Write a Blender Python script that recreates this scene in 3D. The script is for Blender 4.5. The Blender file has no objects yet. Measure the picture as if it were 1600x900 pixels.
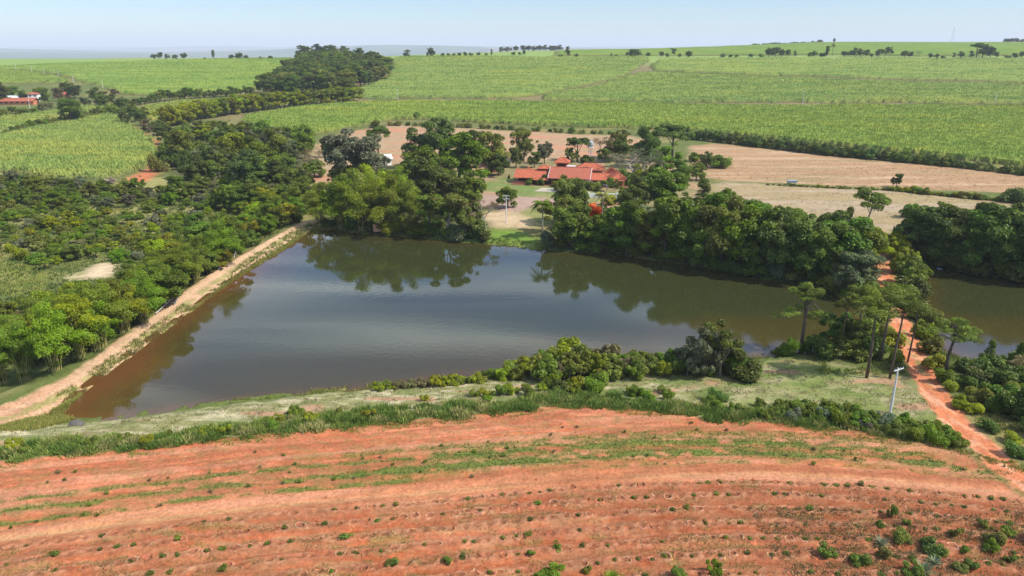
import bpy, math, random
import numpy as np

# ------------------------------------------------------------------ camera, sky, sun, exposure
SC = bpy.context.scene
COL = SC.collection
CH, PITCH, FPX = 50.0, math.radians(18.2), 1142.0
CP, SP = math.cos(PITCH), math.sin(PITCH)
cam_d = bpy.data.cameras.new('camera')
cam_d.sensor_width = 36.0
cam_d.lens = 36.0 * FPX / 1600.0
cam_d.clip_start, cam_d.clip_end = 1.0, 80000.0
cam = bpy.data.objects.new('camera', cam_d)
COL.objects.link(cam)
cam.location = (0, 0, CH)
cam.rotation_euler = (math.pi / 2 - PITCH, 0, 0)
SC.camera = cam

SUN_EL, SUN_AZ = math.radians(48), math.radians(108)      # azimuth clockwise from +Y
W = bpy.data.worlds.new('World')
SC.world = W
W.use_nodes = True
wn, wl = W.node_tree.nodes, W.node_tree.links
wn.clear()
wo = wn.new('ShaderNodeOutputWorld'); wb = wn.new('ShaderNodeBackground')
sky = wn.new('ShaderNodeTexSky'); sky.sky_type = 'NISHITA'; sky.sun_disc = False
sky.sun_elevation = SUN_EL; sky.sun_rotation = SUN_AZ
sky.altitude = 600; sky.air_density = 1.0; sky.dust_density = 0.25; sky.ozone_density = 1.2
wb.inputs['Strength'].default_value = 0.10
# thin cirrus that thickens with height, over the whole dome
tc = wn.new('ShaderNodeTexCoord'); sep = wn.new('ShaderNodeSeparateXYZ')
wl.new(tc.outputs['Generated'], sep.inputs[0])
zc = wn.new('ShaderNodeMath'); zc.operation = 'MAXIMUM'; zc.inputs[1].default_value = 0.06
wl.new(sep.outputs['Z'], zc.inputs[0])
dvx = wn.new('ShaderNodeMath'); dvx.operation = 'DIVIDE'; dvy = wn.new('ShaderNodeMath'); dvy.operation = 'DIVIDE'
wl.new(sep.outputs['X'], dvx.inputs[0]); wl.new(zc.outputs[0], dvx.inputs[1])
wl.new(sep.outputs['Y'], dvy.inputs[0]); wl.new(zc.outputs[0], dvy.inputs[1])
cmb = wn.new('ShaderNodeCombineXYZ'); wl.new(dvx.outputs[0], cmb.inputs[0]); wl.new(dvy.outputs[0], cmb.inputs[1])
cmap = wn.new('ShaderNodeMapping'); cmap.inputs['Rotation'].default_value = (0, 0, math.radians(50))
cmap.inputs['Scale'].default_value = (0.48, 2.1, 1.0); cmap.inputs['Location'].default_value = (4.11, 6.33, 0); wl.new(cmb.outputs[0], cmap.inputs[0])
cno = wn.new('ShaderNodeTexNoise'); cno.inputs['Scale'].default_value = 1.0; cno.inputs['Detail'].default_value = 5
cno.inputs['Roughness'].default_value = 0.5; cno.inputs['Distortion'].default_value = 0.8
wl.new(cmap.outputs[0], cno.inputs['Vector'])
crm = wn.new('ShaderNodeValToRGB'); crm.color_ramp.elements[0].position = 0.46; crm.color_ramp.elements[1].position = 0.66
crm.color_ramp.elements[1].color = (0.85, 0.85, 0.85, 1)
wl.new(cno.outputs['Fac'], crm.inputs[0])
cfd = wn.new('ShaderNodeMapRange'); cfd.interpolation_type = 'SMOOTHSTEP'; cfd.inputs['From Min'].default_value = .10; cfd.inputs['From Max'].default_value = .34
wl.new(sep.outputs['Z'], cfd.inputs['Value'])
cfm = wn.new('ShaderNodeMath'); cfm.operation = 'MULTIPLY'; crv = wn.new('ShaderNodeMapRange'); crv.inputs['To Min'].default_value = .06; crv.inputs['To Max'].default_value = 1.0; wl.new(crm.outputs[0], crv.inputs['Value']); wl.new(crv.outputs[0], cfm.inputs[0]); wl.new(cfd.outputs[0], cfm.inputs[1])
cmx = wn.new('ShaderNodeMixRGB'); cmx.inputs[2].default_value = (13.0, 14.2, 15.2, 1)
stn = wn.new('ShaderNodeMixRGB'); stn.blend_type = 'MULTIPLY'; stn.inputs[0].default_value = 1.0; 
trm = wn.new('ShaderNodeValToRGB'); trm.color_ramp.elements[0].position = 0.02; trm.color_ramp.elements[0].color = (.76, .87, 1.03, 1)
trm.color_ramp.elements[1].position = 0.28; trm.color_ramp.elements[1].color = (.52, .88, 1.50, 1)
wl.new(sep.outputs['Z'], trm.inputs[0]); wl.new(trm.outputs[0], stn.inputs[2])
wl.new(sky.outputs[0], stn.inputs[1])
wl.new(cfm.outputs[0], cmx.inputs[0]); wl.new(stn.outputs[0], cmx.inputs[1])
wl.new(cmx.outputs[0], wb.inputs['Color']); wl.new(wb.outputs[0], wo.inputs['Surface'])

sun_d = bpy.data.lights.new('sun', 'SUN'); sun_d.energy = 4.8; sun_d.angle = math.radians(0.5)
sun_d.color = (1.0, 0.95, 0.87)
sun = bpy.data.objects.new('sun', sun_d); COL.objects.link(sun)
sun.rotation_euler = (math.pi / 2 - SUN_EL, 0, math.pi - SUN_AZ)
SC.view_settings.view_transform = 'Standard'; SC.view_settings.look = 'None'
SC.view_settings.exposure = 0.42; SC.view_settings.gamma = 1.0; SC.view_settings.use_curve_mapping = False
SC.render.engine = 'CYCLES'
SC.cycles.use_denoising = True
SC.cycles.max_bounces = 5; SC.cycles.diffuse_bounces = 3; SC.cycles.glossy_bounces = 2
SC.cycles.transmission_bounces = 3; SC.cycles.transparent_max_bounces = 4; SC.cycles.volume_bounces = 0

# ------------------------------------------------------------------ numeric helpers
def hsh(ix, iy, s):
    h = (ix.astype(np.int64) * 374761393 + iy.astype(np.int64) * 668265263 + s * 1442695041) & 0xFFFFFFFF
    h = ((h ^ (h >> 13)) * 1274126177) & 0xFFFFFFFF
    return ((h ^ (h >> 16)) & 0xFFFFFF) / float(0xFFFFFF)

def vn(x, y, s=0):
    x = np.asarray(x, float); y = np.asarray(y, float)
    ix, iy = np.floor(x), np.floor(y); fx, fy = x - ix, y - iy
    fx = fx * fx * (3 - 2 * fx); fy = fy * fy * (3 - 2 * fy)
    a, b, c, d = hsh(ix, iy, s), hsh(ix + 1, iy, s), hsh(ix, iy + 1, s), hsh(ix + 1, iy + 1, s)
    return (a + (b - a) * fx) * (1 - fy) + (c + (d - c) * fx) * fy

def fbm(x, y, s=0, o=4, r=0.5):
    v, amp, tot = 0, 1.0, 0.0
    for i in range(o):
        v = v + amp * vn(x * 2 ** i + 17.3 * i, y * 2 ** i - 9.1 * i, s + i * 31); tot += amp; amp *= r
    return v / tot

def sstep(a, b, x):
    t = np.clip((x - a) / (b - a), 0, 1)
    return t * t * (3 - 2 * t)

def seg_dist(x, y, P, closed=False):
    P = np.asarray(P, float); n = len(P); best = np.full(np.shape(x), 1e9)
    for i in range(n if closed else n - 1):
        a, b = P[i], P[(i + 1) % n]; d = b - a; L = max(d @ d, 1e-9)
        t = np.clip(((x - a[0]) * d[0] + (y - a[1]) * d[1]) / L, 0, 1)
        best = np.minimum(best, np.hypot(x - a[0] - t * d[0], y - a[1] - t * d[1]))
    return best

def inside(x, y, P):
    P = np.asarray(P, float); n = len(P); r = np.zeros(np.shape(x), bool)
    for i in range(n):
        x1, y1 = P[i]; x2, y2 = P[(i + 1) % n]
        if y1 == y2: continue
        c = ((y1 > y) != (y2 > y)) & (x < (x2 - x1) * (y - y1) / (y2 - y1) + x1)
        r ^= c
    return r

def sdist(x, y, P, far=60.0):
    """signed distance, positive outside; only exact near the polygon"""
    x = np.asarray(x, float); y = np.asarray(y, float); P = np.asarray(P, float)
    out = np.full(x.shape, far)
    m = (x > P[:, 0].min() - far) & (x < P[:, 0].max() + far) & (y > P[:, 1].min() - far) & (y < P[:, 1].max() + far)
    if m.any():
        d = seg_dist(x[m], y[m], P, True); out[m] = np.where(inside(x[m], y[m], P), -d, np.minimum(d, far))
    return out

def smooth_poly(P, it=2, closed=True):
    P = np.asarray(P, float)
    for _ in range(it):
        if closed:
            Q = np.roll(P, -1, 0); P = np.stack([.75 * P + .25 * Q, .25 * P + .75 * Q], 1).reshape(-1, 2)
        else:
            A, B = P[:-1], P[1:]
            P = np.vstack([P[:1], np.stack([.75 * A + .25 * B, .25 * A + .75 * B], 1).reshape(-1, 2), P[-1:]])
    return P

def plane(px, py, z=0.0):
    """where the sight line through a point of the survey picture meets the level z"""
    u, v = (px - 800) / FPX, (450 - py) / FPX
    dx, dy, dz = u, CP + v * SP, -SP + v * CP
    t = (z - CH) / dz
    return (t * dx, t * dy)

def planes(L, z=0.0): return [plane(a, b, z) for a, b in L]

# ------------------------------------------------------------------ the lie of the land
POND = smooth_poly(planes([
    (483, 357), (520, 358), (597, 368), (650, 371), (700, 375), (760, 380), (800, 384), (830, 389), (870, 393), (930, 393),
    (1000, 402), (1060, 411), (1120, 421), (1180, 434), (1240, 441), (1290, 450), (1335, 470), (1345, 500), (1322, 535), (1270, 548),
    (1190, 556), (1130, 566), (1060, 558), (960, 560), (880, 568), (800, 585), (740, 590), (680, 592), (620, 603), (560, 609), (500, 613),
    (420, 622), (330, 634), (240, 645), (160, 657), (95, 660), (80, 648), (150, 590), (200, 555), (270, 503), (340, 450), (400, 413), (450, 382)]), 1)
POND2 = smooth_poly(planes([(1436, 412), (1480, 420), (1560, 434), (1640, 446), (1900, 480), (1900, 640), (1640, 600), (1560, 575), (1500, 562), (1470, 548), (1455, 520), (1446, 480)]), 1)
DAM = smooth_poly(planes([(-160, 760), (0, 663), (60, 630), (130, 588), (190, 545), (260, 492), (330, 440), (400, 396), (450, 367), (484, 348)], 1.2), 2, False)
ROAD = smooth_poly(planes([(1345, 372), (1375, 395), (1381, 430), (1392, 460), (1403, 495), (1418, 530), (1437, 575)], 1.2) + planes([(1468, 632), (1512, 682)], 2.2) + planes([(1562, 728), (1610, 768), (1680, 820)], 3.0), 2, False)
ROW1 = smooth_poly(planes([(-300, 905), (0, 868), (172, 842), (370, 814), (600, 793), (800, 773), (1000, 755), (1200, 752), (1385, 761), (1600, 787), (1800, 815)], 3.6), 2, False)
EDGE = smooth_poly(planes([(-300, 760), (-100, 745), (0, 728), (200, 708), (400, 682), (600, 660), (760, 645), (880, 630), (1000, 636), (1120, 656), (1300, 668), (1420, 692), (1500, 705), (1560, 730)], 2.4), 2, False)

YK = [-400, 0, 55, 75, 90, 105, 118, 140, 260, 320, 430, 500, 600, 800, 900, 1000, 1150, 1300, 1450, 1700, 2200, 3000, 6000, 9000, 40000]
ZL = [9, 6.0, 4.4, 3.3, 2.2, 1.2, .8, .7, .8, 1.2, 3.0, 5.2, 9.5, 22, 28.5, 33.5, 35, 30, 18, -10, -45, -70, -80, -80, -80]
ZC = [9, 6.0, 4.4, 3.3, 2.4, 1.3, .8, .7, 1.2, 1.8, 3.0, 4.6, 8.8, 23, 31, 38.5, 43, 44.5, 44.5, 42, 20, -20, -70, -80, -80]
ZR = [9, 6.0, 4.4, 3.3, 2.4, 1.6, 1.0, .8, 1.2, 2.0, 3.2, 4.6, 8.8, 23, 31, 38.5, 45, 51, 55.5, 60, 60, 40, -40, -70, -80]
_ty = np.concatenate([np.arange(-400, 3000, 5.0), np.geomspace(3000, 40000, 120)])
def _tab(zk):
    t = np.interp(_ty, YK, zk); k = np.ones(15) / 15
    s = np.convolve(np.pad(t, 7, mode='edge'), k, 'valid')
    return np.where((_ty > 300) & (_ty < 2900), s, t)
_TL, _TC, _TR = _tab(ZL), _tab(ZC), _tab(ZR)

def H(x, y, fine=False):
    x = np.atleast_1d(np.asarray(x, float)); y = np.atleast_1d(np.asarray(y, float))
    a = x / np.maximum(y, 60.0)
    wl_ = sstep(0.05, -0.32, a); wr = sstep(0.10, 0.45, a)
    z = np.interp(y, _ty, _TL) * wl_ + np.interp(y, _ty, _TR) * wr + np.interp(y, _ty, _TC) * (1 - wl_ - wr)
    z = z + (fbm(x / 90, y / 90, 3, 2) - .5) * np.clip((y - 300) / 200, 0, 1) * 3.0 * np.clip(1.4 - y / 2000, 0.0, 1)
    far = sstep(5000, 9000, y)                                       # distant hills past the valley
    if far.any():
        z = z + far * (np.minimum(np.clip(fbm(x / 5200 + 3.3, y / 4200, 11, 4) - .30, 0, 1) * 430, 300)) * sstep(6000, 15000, y)
    z = z + (fbm(x / 7, y / 7, 5, 2) - .5) * .25 * np.clip(1.2 - y / 500, 0, 1)
    near = (y > 40) & (y < 330) & (np.abs(x) < 330)
    if near.any():
        xn, yn, zn = x[near], y[near], z[near]
        # lower ground behind the dam
        dd = seg_dist(xn, yn, DAM)
        leftside = np.interp(yn, DAM[:, 1], DAM[:, 0]) - xn
        low = sstep(4, 15, leftside) * sstep(300, 250, yn) * sstep(70, 105, yn)
        zn = zn - 2.6 * low
        zn = np.where((yn > 75) & (yn < 262), np.maximum(zn, 1.35 - np.clip(dd - 2.6, 0, 99) * .42), zn)
        rd = seg_dist(xn, yn, ROAD)
        zn = np.where((yn > 100) & (yn < 245), np.maximum(zn, 1.3 - np.clip(rd - 3.0, 0, 99) * .3), zn)
        wob = (fbm(xn / 3.0, yn / 3.0, 21, 3) - .5) * (.5 + 1.5 * sstep(6, 16, dd))
        for poly in (POND, POND2):
            s = sdist(xn, yn, poly, 30) + wob
            bank = np.minimum(zn, .10 + np.clip(s, 0, 99) * .33)
            zn = np.where(s > 0, np.where(s < 14, bank, zn), -.10 - .35 * np.minimum(-s, 5))
        z[near] = zn
    return z

_ts = np.concatenate([np.arange(40, 400, .7), np.geomspace(400, 3500, 700)])
def ground(px, py, strict=False):
    u, v = (px - 800) / FPX, (450 - py) / FPX
    n = math.sqrt(1 + u * u + v * v)
    d = np.array([u, CP + v * SP, -SP + v * CP]) / n
    tt = _ts[::12]
    for stage in (0, 1):
        g = CH + d[2] * tt - H(d[0] * tt, d[1] * tt)
        k = int(np.argmax(g < 0))
        if g[k] >= 0: return ground(px, py + 1.0) if not strict else None
        if stage == 0: tt = np.linspace(tt[max(k - 1, 0)], tt[k], 14)
    f = g[k - 1] / (g[k - 1] - g[k]) if k else 0
    t = tt[k - 1] + (tt[k] - tt[k - 1]) * f if k else tt[0]
    p = d * t
    return np.array([p[0], p[1], float(H(p[0], p[1])[0])])

def gpoly(L, it=1):
    out = []
    for a, b in L:
        p = ground(a, b)
        while p is None:
            b += 1.0; p = ground(a, b)
        out.append(p[:2])
    return smooth_poly(out, it) if it else np.array(out)

def project(p):
    dep = p[1] * CP - (p[2] - CH) * SP
    return 800 + FPX * p[0] / dep, 450 - FPX * (p[1] * SP + (p[2] - CH) * CP) / dep

def at_dist(px, d):
    """ground point at forward distance d in the column px"""
    z = 0.0
    for _ in range(4):
        x = (px - 800) / FPX * (d * CP - (z - CH) * SP); z = float(H(x, d)[0])
    return np.array([x, d, z])

# ------------------------------------------------------------------ mesh + material helpers
def tag(o, label=None, cat=None, group=None, kind=None):
    if label: o['label'] = label
    if cat: o['category'] = cat
    if group: o['group'] = group
    if kind: o['kind'] = kind
    return o

def link(o, parent=None):
    COL.objects.link(o)
    if parent is not None: o.parent = parent
    return o

def np_mesh(name, V, F, mat=None, attrs=None, smooth=False, mats=None, mat_idx=None):
    """V (n,3); F (m,k) constant face size"""
    me = bpy.data.meshes.new(name)
    V = np.ascontiguousarray(V, dtype=np.float32); F = np.ascontiguousarray(F, dtype=np.int32)
    m, k = F.shape
    me.vertices.add(len(V)); me.vertices.foreach_set('co', V.ravel())
    me.loops.add(m * k); me.loops.foreach_set('vertex_index', F.ravel())
    me.polygons.add(m)
    me.polygons.foreach_set('loop_start', np.arange(0, m * k, k, dtype=np.int32))
    me.polygons.foreach_set('loop_total', np.full(m, k, dtype=np.int32))
    if mat_idx is not None: me.polygons.foreach_set('material_index', np.asarray(mat_idx, dtype=np.int32))
    me.polygons.foreach_set('use_smooth', np.full(m, smooth))
    for an, (typ, dom, arr) in (attrs or {}).items():
        at = me.attributes.new(an, typ, dom)
        at.data.foreach_set('value' if typ == 'FLOAT' else 'color', np.ascontiguousarray(arr, dtype=np.float32).ravel())
    for mm in (mats or ([mat] if mat else [])): me.materials.append(mm)
    me.update(calc_edges=True)
    return me

class MB:
    """a small builder of boxes, tubes and free faces, linked as ONE object"""
    def __init__(s): s.v, s.f = [], []
    def face(s, *pts):
        b = len(s.v); s.v += [tuple(map(float, p)) for p in pts]; s.f.append(tuple(range(b, b + len(pts))))
    def box(s, x0, x1, y0, y1, z0, z1):
        b = len(s.v)
        s.v += [(x, y, z) for z in (z0, z1) for y in (y0, y1) for x in (x0, x1)]
        s.f += [tuple(b + i for i in q) for q in ((0, 2, 3, 1), (4, 5, 7, 6), (0, 1, 5, 4), (2, 6, 7, 3), (0, 4, 6, 2), (1, 3, 7, 5))]
        return s
    def hull(s, top, bot):
        """two loops of equal length, closed by sides: top counter-clockwise from above"""
        n = len(top); b = len(s.v); s.v += [tuple(map(float, p)) for p in list(top) + list(bot)]
        s.f.append(tuple(range(b, b + n))); s.f.append(tuple(range(b + 2 * n - 1, b + n - 1, -1)))
        for i in range(n):
            j = (i + 1) % n; s.f.append((b + i, b + n + i, b + n + j, b + j))
        return s
    def slab(s, pts, t):
        return s.hull(pts, [(p[0], p[1], p[2] - t) for p in pts])
    def tube(s, pts, radii, n=8, cap=True):
        pts = np.asarray(pts, float); b = len(s.v)
        for i, p in enumerate(pts):
            d = pts[min(i + 1, len(pts) - 1)] - pts[max(i - 1, 0)]; d /= (np.linalg.norm(d) + 1e-9)
            u = np.cross(d, (0, 1, 0) if abs(d[1]) < .9 else (1, 0, 0)); u /= np.linalg.norm(u); w = np.cross(d, u)
            for k in range(n):
                a = 2 * math.pi * k / n; q = p + radii[i] * (math.cos(a) * u + math.sin(a) * w); s.v.append(tuple(q))
        for i in range(len(pts) - 1):
            for k in range(n):
                s.f.append((b + i * n + k, b + i * n + (k + 1) % n, b + (i + 1) * n + (k + 1) % n, b + (i + 1) * n + k))
        if cap:
            s.f.append(tuple(range(b + n - 1, b - 1, -1))); e = b + (len(pts) - 1) * n; s.f.append(tuple(range(e, e + n)))
        return s
    def mesh(s, name, mat, smooth=False):
        me = bpy.data.meshes.new(name); me.from_pydata(s.v, [], s.f); me.materials.append(mat)
        if smooth: me.polygons.foreach_set('use_smooth', [True] * len(me.polygons))
        me.update(); return me
    def build(s, name, mat, parent=None, smooth=False, loc=None):
        o = bpy.data.objects.new(name, s.mesh(name, mat, smooth)); link(o, parent)
        if loc is not None: o.location = loc
        return o

def empty(name, loc, rz=0.0):
    o = bpy.data.objects.new(name, None); link(o); o.location = loc; o.rotation_euler = (0, 0, rz); o.empty_display_size = .5
    return o

def mat_new(name):
    m = bpy.data.materials.new(name); m.use_nodes = True; nt = m.node_tree
    return m, nt.nodes, nt.links, nt.nodes['Principled BSDF']

def simple(name, col, rough=.8, var=.25, scale=2.0, spec=.3, metal=0.0, dirt=None):
    m, n, l, b = mat_new(name)
    b.inputs['Roughness'].default_value = rough; b.inputs['Specular IOR Level'].default_value = spec; b.inputs['Metallic'].default_value = metal
    t = n.new('ShaderNodeTexCoord'); no = n.new('ShaderNodeTexNoise'); no.inputs['Scale'].default_value = scale; no.inputs['Detail'].default_value = 6
    l.new(t.outputs['Object'], no.inputs['Vector'])
    mx = n.new('ShaderNodeMixRGB'); mx.inputs[1].default_value = (*[c * (1 - var) for c in col], 1)
    mx.inputs[2].default_value = (*(dirt or [min(c * (1 + var), 1) for c in col]), 1)
    l.new(no.outputs['Fac'], mx.inputs[0]); l.new(mx.outputs[0], b.inputs['Base Color'])
    return m

def leaf_material():
    m, n, l, b = mat_new('leaves')
    n.remove(b); out = n['Material Output']
    oi = n.new('ShaderNodeObjectInfo'); at = n.new('ShaderNodeAttribute'); at.attribute_name = 'tone'
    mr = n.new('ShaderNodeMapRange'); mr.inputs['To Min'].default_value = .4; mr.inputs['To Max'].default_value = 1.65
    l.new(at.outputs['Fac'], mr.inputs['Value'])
    vm = n.new('ShaderNodeVectorMath'); vm.operation = 'SCALE'; l.new(oi.outputs['Color'], vm.inputs[0]); l.new(mr.outputs[0], vm.inputs['Scale'])
    hs = n.new('ShaderNodeHueSaturation')
    mh = n.new('ShaderNodeMapRange'); mh.inputs['To Min'].default_value = .480; mh.inputs['To Max'].default_value = .508
    l.new(oi.outputs['Random'], mh.inputs['Value']); l.new(mh.outputs[0], hs.inputs['Hue'])
    mv = n.new('ShaderNodeMapRange'); mv.inputs['To Min'].default_value = .85; mv.inputs['To Max'].default_value = 1.15
    l.new(oi.outputs['Random'], mv.inputs['Value']); l.new(mv.outputs[0], hs.inputs['Value'])
    l.new(vm.outputs[0], hs.inputs['Color']); hs.inputs['Saturation'].default_value = 1.12
    d = n.new('ShaderNodeBsdfDiffuse'); tr = n.new('ShaderNodeBsdfTranslucent'); mx = n.new('ShaderNodeMixShader'); mx.inputs[0].default_value = .38
    g = n.new('ShaderNodeBsdfGlossy'); g.inputs['Roughness'].default_value = .45; g.inputs['Color'].default_value = (.9, .9, .8, 1)
    mg = n.new('ShaderNodeMixShader'); mg.inputs[0].default_value = .02
    l.new(hs.outputs[0], d.inputs['Color']); l.new(hs.outputs[0], tr.inputs['Color'])
    l.new(d.outputs[0], mx.inputs[1]); l.new(tr.outputs[0], mx.inputs[2])
    l.new(mx.outputs[0], mg.inputs[1]); l.new(g.outputs[0], mg.inputs[2]); l.new(mg.outputs[0], out.inputs['Surface'])
    return m

M_LEAF = leaf_material()
M_BARK = simple('bark', (.10, .075, .055), .9, .4, 3.0)
M_PALE_BARK = simple('pale_bark', (.27, .23, .18), .9, .3, 3.0)
M_CULM = simple('bamboo_culm', (.42, .36, .12), .6, .3, 1.0)

# ------------------------------------------------------------------ ground cover colours and zones
RED_ROAD = gpoly([(182, 178), (192, 186), (222, 208), (248, 222), (262, 240), (262, 258), (236, 280), (205, 292), (190, 284), (236, 262), (246, 246), (238, 228), (212, 212), (184, 190)], 1)
TAN1 = gpoly([(1085, 222), (1200, 232), (1300, 243), (1450, 257), (1600, 274), (1720, 286), (1720, 310), (1600, 302), (1480, 298), (1400, 293), (1240, 286), (1140, 282), (1095, 275), (1075, 250)])
TAN2 = gpoly([(1105, 283), (1230, 290), (1400, 298), (1500, 306), (1640, 318), (1720, 330), (1500, 322), (1430, 340), (1400, 365), (1360, 375), (1330, 345), (1240, 335), (1130, 322)])
TAN3 = gpoly([(500, 216), (560, 203), (610, 194), (700, 200), (800, 205), (900, 210), (1010, 213), (1010, 240), (930, 248), (840, 250), (790, 262), (745, 275), (690, 262), (640, 255), (600, 262), (545, 285), (495, 300), (470, 290), (480, 250)])
LAWN = gpoly([(755, 283), (800, 276), (850, 282), (880, 296), (935, 300), (985, 300), (985, 312), (900, 320), (840, 318), (790, 302), (752, 298)])
LAWN2 = gpoly([(800, 335), (845, 318), (870, 325), (860, 345), (820, 350)])
DRIVE = gpoly([(735, 303), (790, 306), (850, 308), (880, 312), (875, 320), (835, 320), (805, 334), (780, 330), (740, 320)])
SANDY = gpoly([(745, 332), (800, 330), (830, 345), (845, 355), (800, 357), (760, 352)])
BANK = gpoly([(720, 366), (790, 356), (835, 366), (850, 388), (790, 384), (720, 376)])
CLEARING = gpoly([(100, 438), (130, 425), (152, 413), (178, 414), (186, 425), (176, 437), (140, 434)])
SHORE = np.vstack([planes([(-200, 800), (-100, 735), (0, 690), (85, 662), (200, 652), (420, 626), (600, 610), (760, 598), (900, 585), (1100, 585), (1180, 570), (1260, 566), (1350, 585), (1420, 600), (1470, 650), (1500, 700)], 1.0), EDGE[::-1][np.argmax(EDGE[::-1][:, 0] < 72):]])

def pathdist_row(x, y): return y - np.interp(x, ROW1[:, 0], ROW1[:, 1])
def in_field(x, y): return (y < np.interp(x, EDGE[:, 0], EDGE[:, 1])) & (x < np.interp(-y, -ROAD[:, 1], ROAD[:, 0]) + np.where(y > 85, 0, 0)) & (y > 20)

# planting rows below the track, and hollows along them
ROW_GAP, PLANTS = 2.65, []
rr = random.Random(5)
for k in range(11):
    off = -ROW_GAP * k
    s = np.arange(-70, 75, 1.28)
    for i, xx in enumerate(s):
        x = xx + rr.uniform(-.2, .2); y = float(np.interp(x, ROW1[:, 0], ROW1[:, 1])) + off + rr.uniform(-.15, .15)
        if y < 43 or not bool(in_field(np.array([x]), np.array([y]))[0]): continue
        PLANTS.append((k, x, y))
PL = np.array([(p[1], p[2]) for p in PLANTS])
EXTRA = []                                                            # young plants in the strips past the track
for k, off in enumerate((4.2, 6.4, 8.6, 10.8, 13.0, 15.2)):
    for xx in np.arange(-75, 70, 1.9):
        x = xx + rr.uniform(-.3, .3); y = float(np.interp(x, ROW1[:, 0], ROW1[:, 1])) + off + rr.uniform(-.2, .2)
        if bool(in_field(np.array([x]), np.array([y + 1.2]))[0]): EXTRA.append((k, x, y))

def hollow_field(x, y, pts, r0):
    """nearest planting hollow, via a coarse bucket grid"""
    best = np.full(x.shape, 9.0); cell = 1.5
    bk = {}
    for i, (a, b) in enumerate(pts): bk.setdefault((int(a // cell), int(b // cell)), []).append(i)
    gx, gy = (x // cell).astype(int), (y // cell).astype(int)
    key = gx * 100000 + gy
    order = np.argsort(key, kind='stable'); ks = key[order]
    starts = np.concatenate([[0], np.nonzero(np.diff(ks))[0] + 1, [len(ks)]])
    for a, b in zip(starts[:-1], starts[1:]):
        idx = order[a:b]; cx, cy = gx[idx[0]], gy[idx[0]]
        for i in range(cx - 1, cx + 2):
            for j in range(cy - 1, cy + 2):
                for q in bk.get((i, j), ()):
                    best[idx] = np.minimum(best[idx], np.hypot(x[idx] - pts[q][0], y[idx] - pts[q][1]))
    return best

def lerp(a, b, t): return a * (1 - t[..., None]) + np.asarray(b, float) * t[..., None]

# grid of the one ground sheet
def prog(a, b, s0, g):
    out, v, s = [], a, s0
    while v < b: out.append(v); v += s; s *= g
    return out
gy_ = list(np.arange(40, 102, .32)) + list(np.arange(102, 150, .6)) + list(np.arange(150, 300, 1.1)) + list(np.arange(300, 460, 2.2)) + prog(460, 1300, 4.5, 1.012) + prog(1300, 30000, 14, 1.10) + [30000]
gy_ = prog(-300, 40, 30, 1.0) + gy_
h1 = list(np.arange(0, 80, .46)) + list(np.arange(80, 250, 1.7)) + prog(250, 1000, 4, 1.04) + prog(1000, 22000, 40, 1.18) + [22000]
gx_ = [-v for v in h1[:0:-1]] + h1
GX, GY = np.meshgrid(np.array(gx_), np.array(gy_))
X, Y = GX.ravel(), GY.ravel()
Z = H(X, Y)
NX, NY = len(gx_), len(gy_)

vrow = pathdist_row(X, Y)
fld = in_field(X, Y) & (Y > 38) & (np.abs(X) < 110)
C = np.zeros((len(X), 3))
# default: rough green and olive grass, larger patches drier
n1, n2, n3 = fbm(X / 22, Y / 22, 1, 4), fbm(X / 4.5, Y / 4.5, 2, 3), fbm(X / 1.2, Y / 1.2, 8, 3)
C[:] = (.105, .125, .032)
C = lerp(C, (.20, .17, .06), sstep(.45, .70, n1))
C = lerp(C, (.075, .105, .022), sstep(.50, .75, n2) * .7)
C = lerp(C, (.20, .15, .075), sstep(440, 540, Y) * .75 * sstep(-260, -160, X) * sstep(960, 880, Y))
C = lerp(C, (.19, .26, .06), sstep(860, 950, Y))
C = lerp(C, (.10, .13, .05), sstep(1200, 2200, Y) )
hill_patch = fbm(X / 900, Y / 1500, 44, 3)
C = lerp(C, (.05, .085, .04), sstep(2200, 4000, Y) * sstep(.48, .56, hill_patch))
C = lerp(C, (.20, .15, .10), sstep(2200, 4000, Y) * sstep(.60, .66, hill_patch))
def zone(poly, col, soft=3.0, k=1.0, wob=4.0, ns=6.0, seed=50, thr=None):
    global C
    s = sdist(X, Y, poly, 40) + (fbm(X / ns, Y / ns, seed, 3) - .5) * wob
    t = sstep(soft, -soft, s) * k
    C = lerp(C, col, t)
    return t
# scrub floor behind the dam
left = (np.interp(Y, DAM[:, 1], DAM[:, 0]) - X)
scrubm = sstep(3, 8, left) * sstep(85, 100, Y) * sstep(330, 290, Y)
C = lerp(C, (.10, .12, .03), scrubm)
C = lerp(C, (.24, .22, .075), scrubm * sstep(.52, .68, fbm(X / 15, Y / 15, 61, 3)))
def streak(x, y, sx, sy, seed): return fbm(x / sx, y / sy, seed, 4)
t = zone(TAN3, (.33, .215, .12), 3, 1, 6)
C = lerp(C, (.40, .19, .105), t * sstep(.56, .70, streak(X, Y, 30, 8, 71)))
C = lerp(C, (.30, .24, .12), t * sstep(.52, .7, streak(X, Y, 40, 5, 72)) * .8)
t = zone(TAN1, (.32, .195, .10), 2, 1, 4)
C = lerp(C, (.40, .265, .155), t * sstep(.48, .68, streak(X, Y, 45, 4, 73)))
C = lerp(C, (.28, .20, .095), t * sstep(.52, .68, streak(X, Y, 60, 6, 74)))
t = zone(TAN2, (.29, .22, .11), 2, 1, 4)
C = lerp(C, (.33, .25, .16), t * sstep(.5, .68, streak(X, Y, 35, 4, 75)))
zone(RED_ROAD, (.42, .14, .065), 1.5, 1, 2)
YARD = gpoly([(745, 258), (800, 250), (900, 250), (1000, 246), (1090, 256), (1110, 285), (1080, 320), (1000, 325), (900, 335), (850, 330), (760, 330), (740, 290)])
zone(YARD, (.23, .185, .085), 3, .8, 6)
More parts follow.
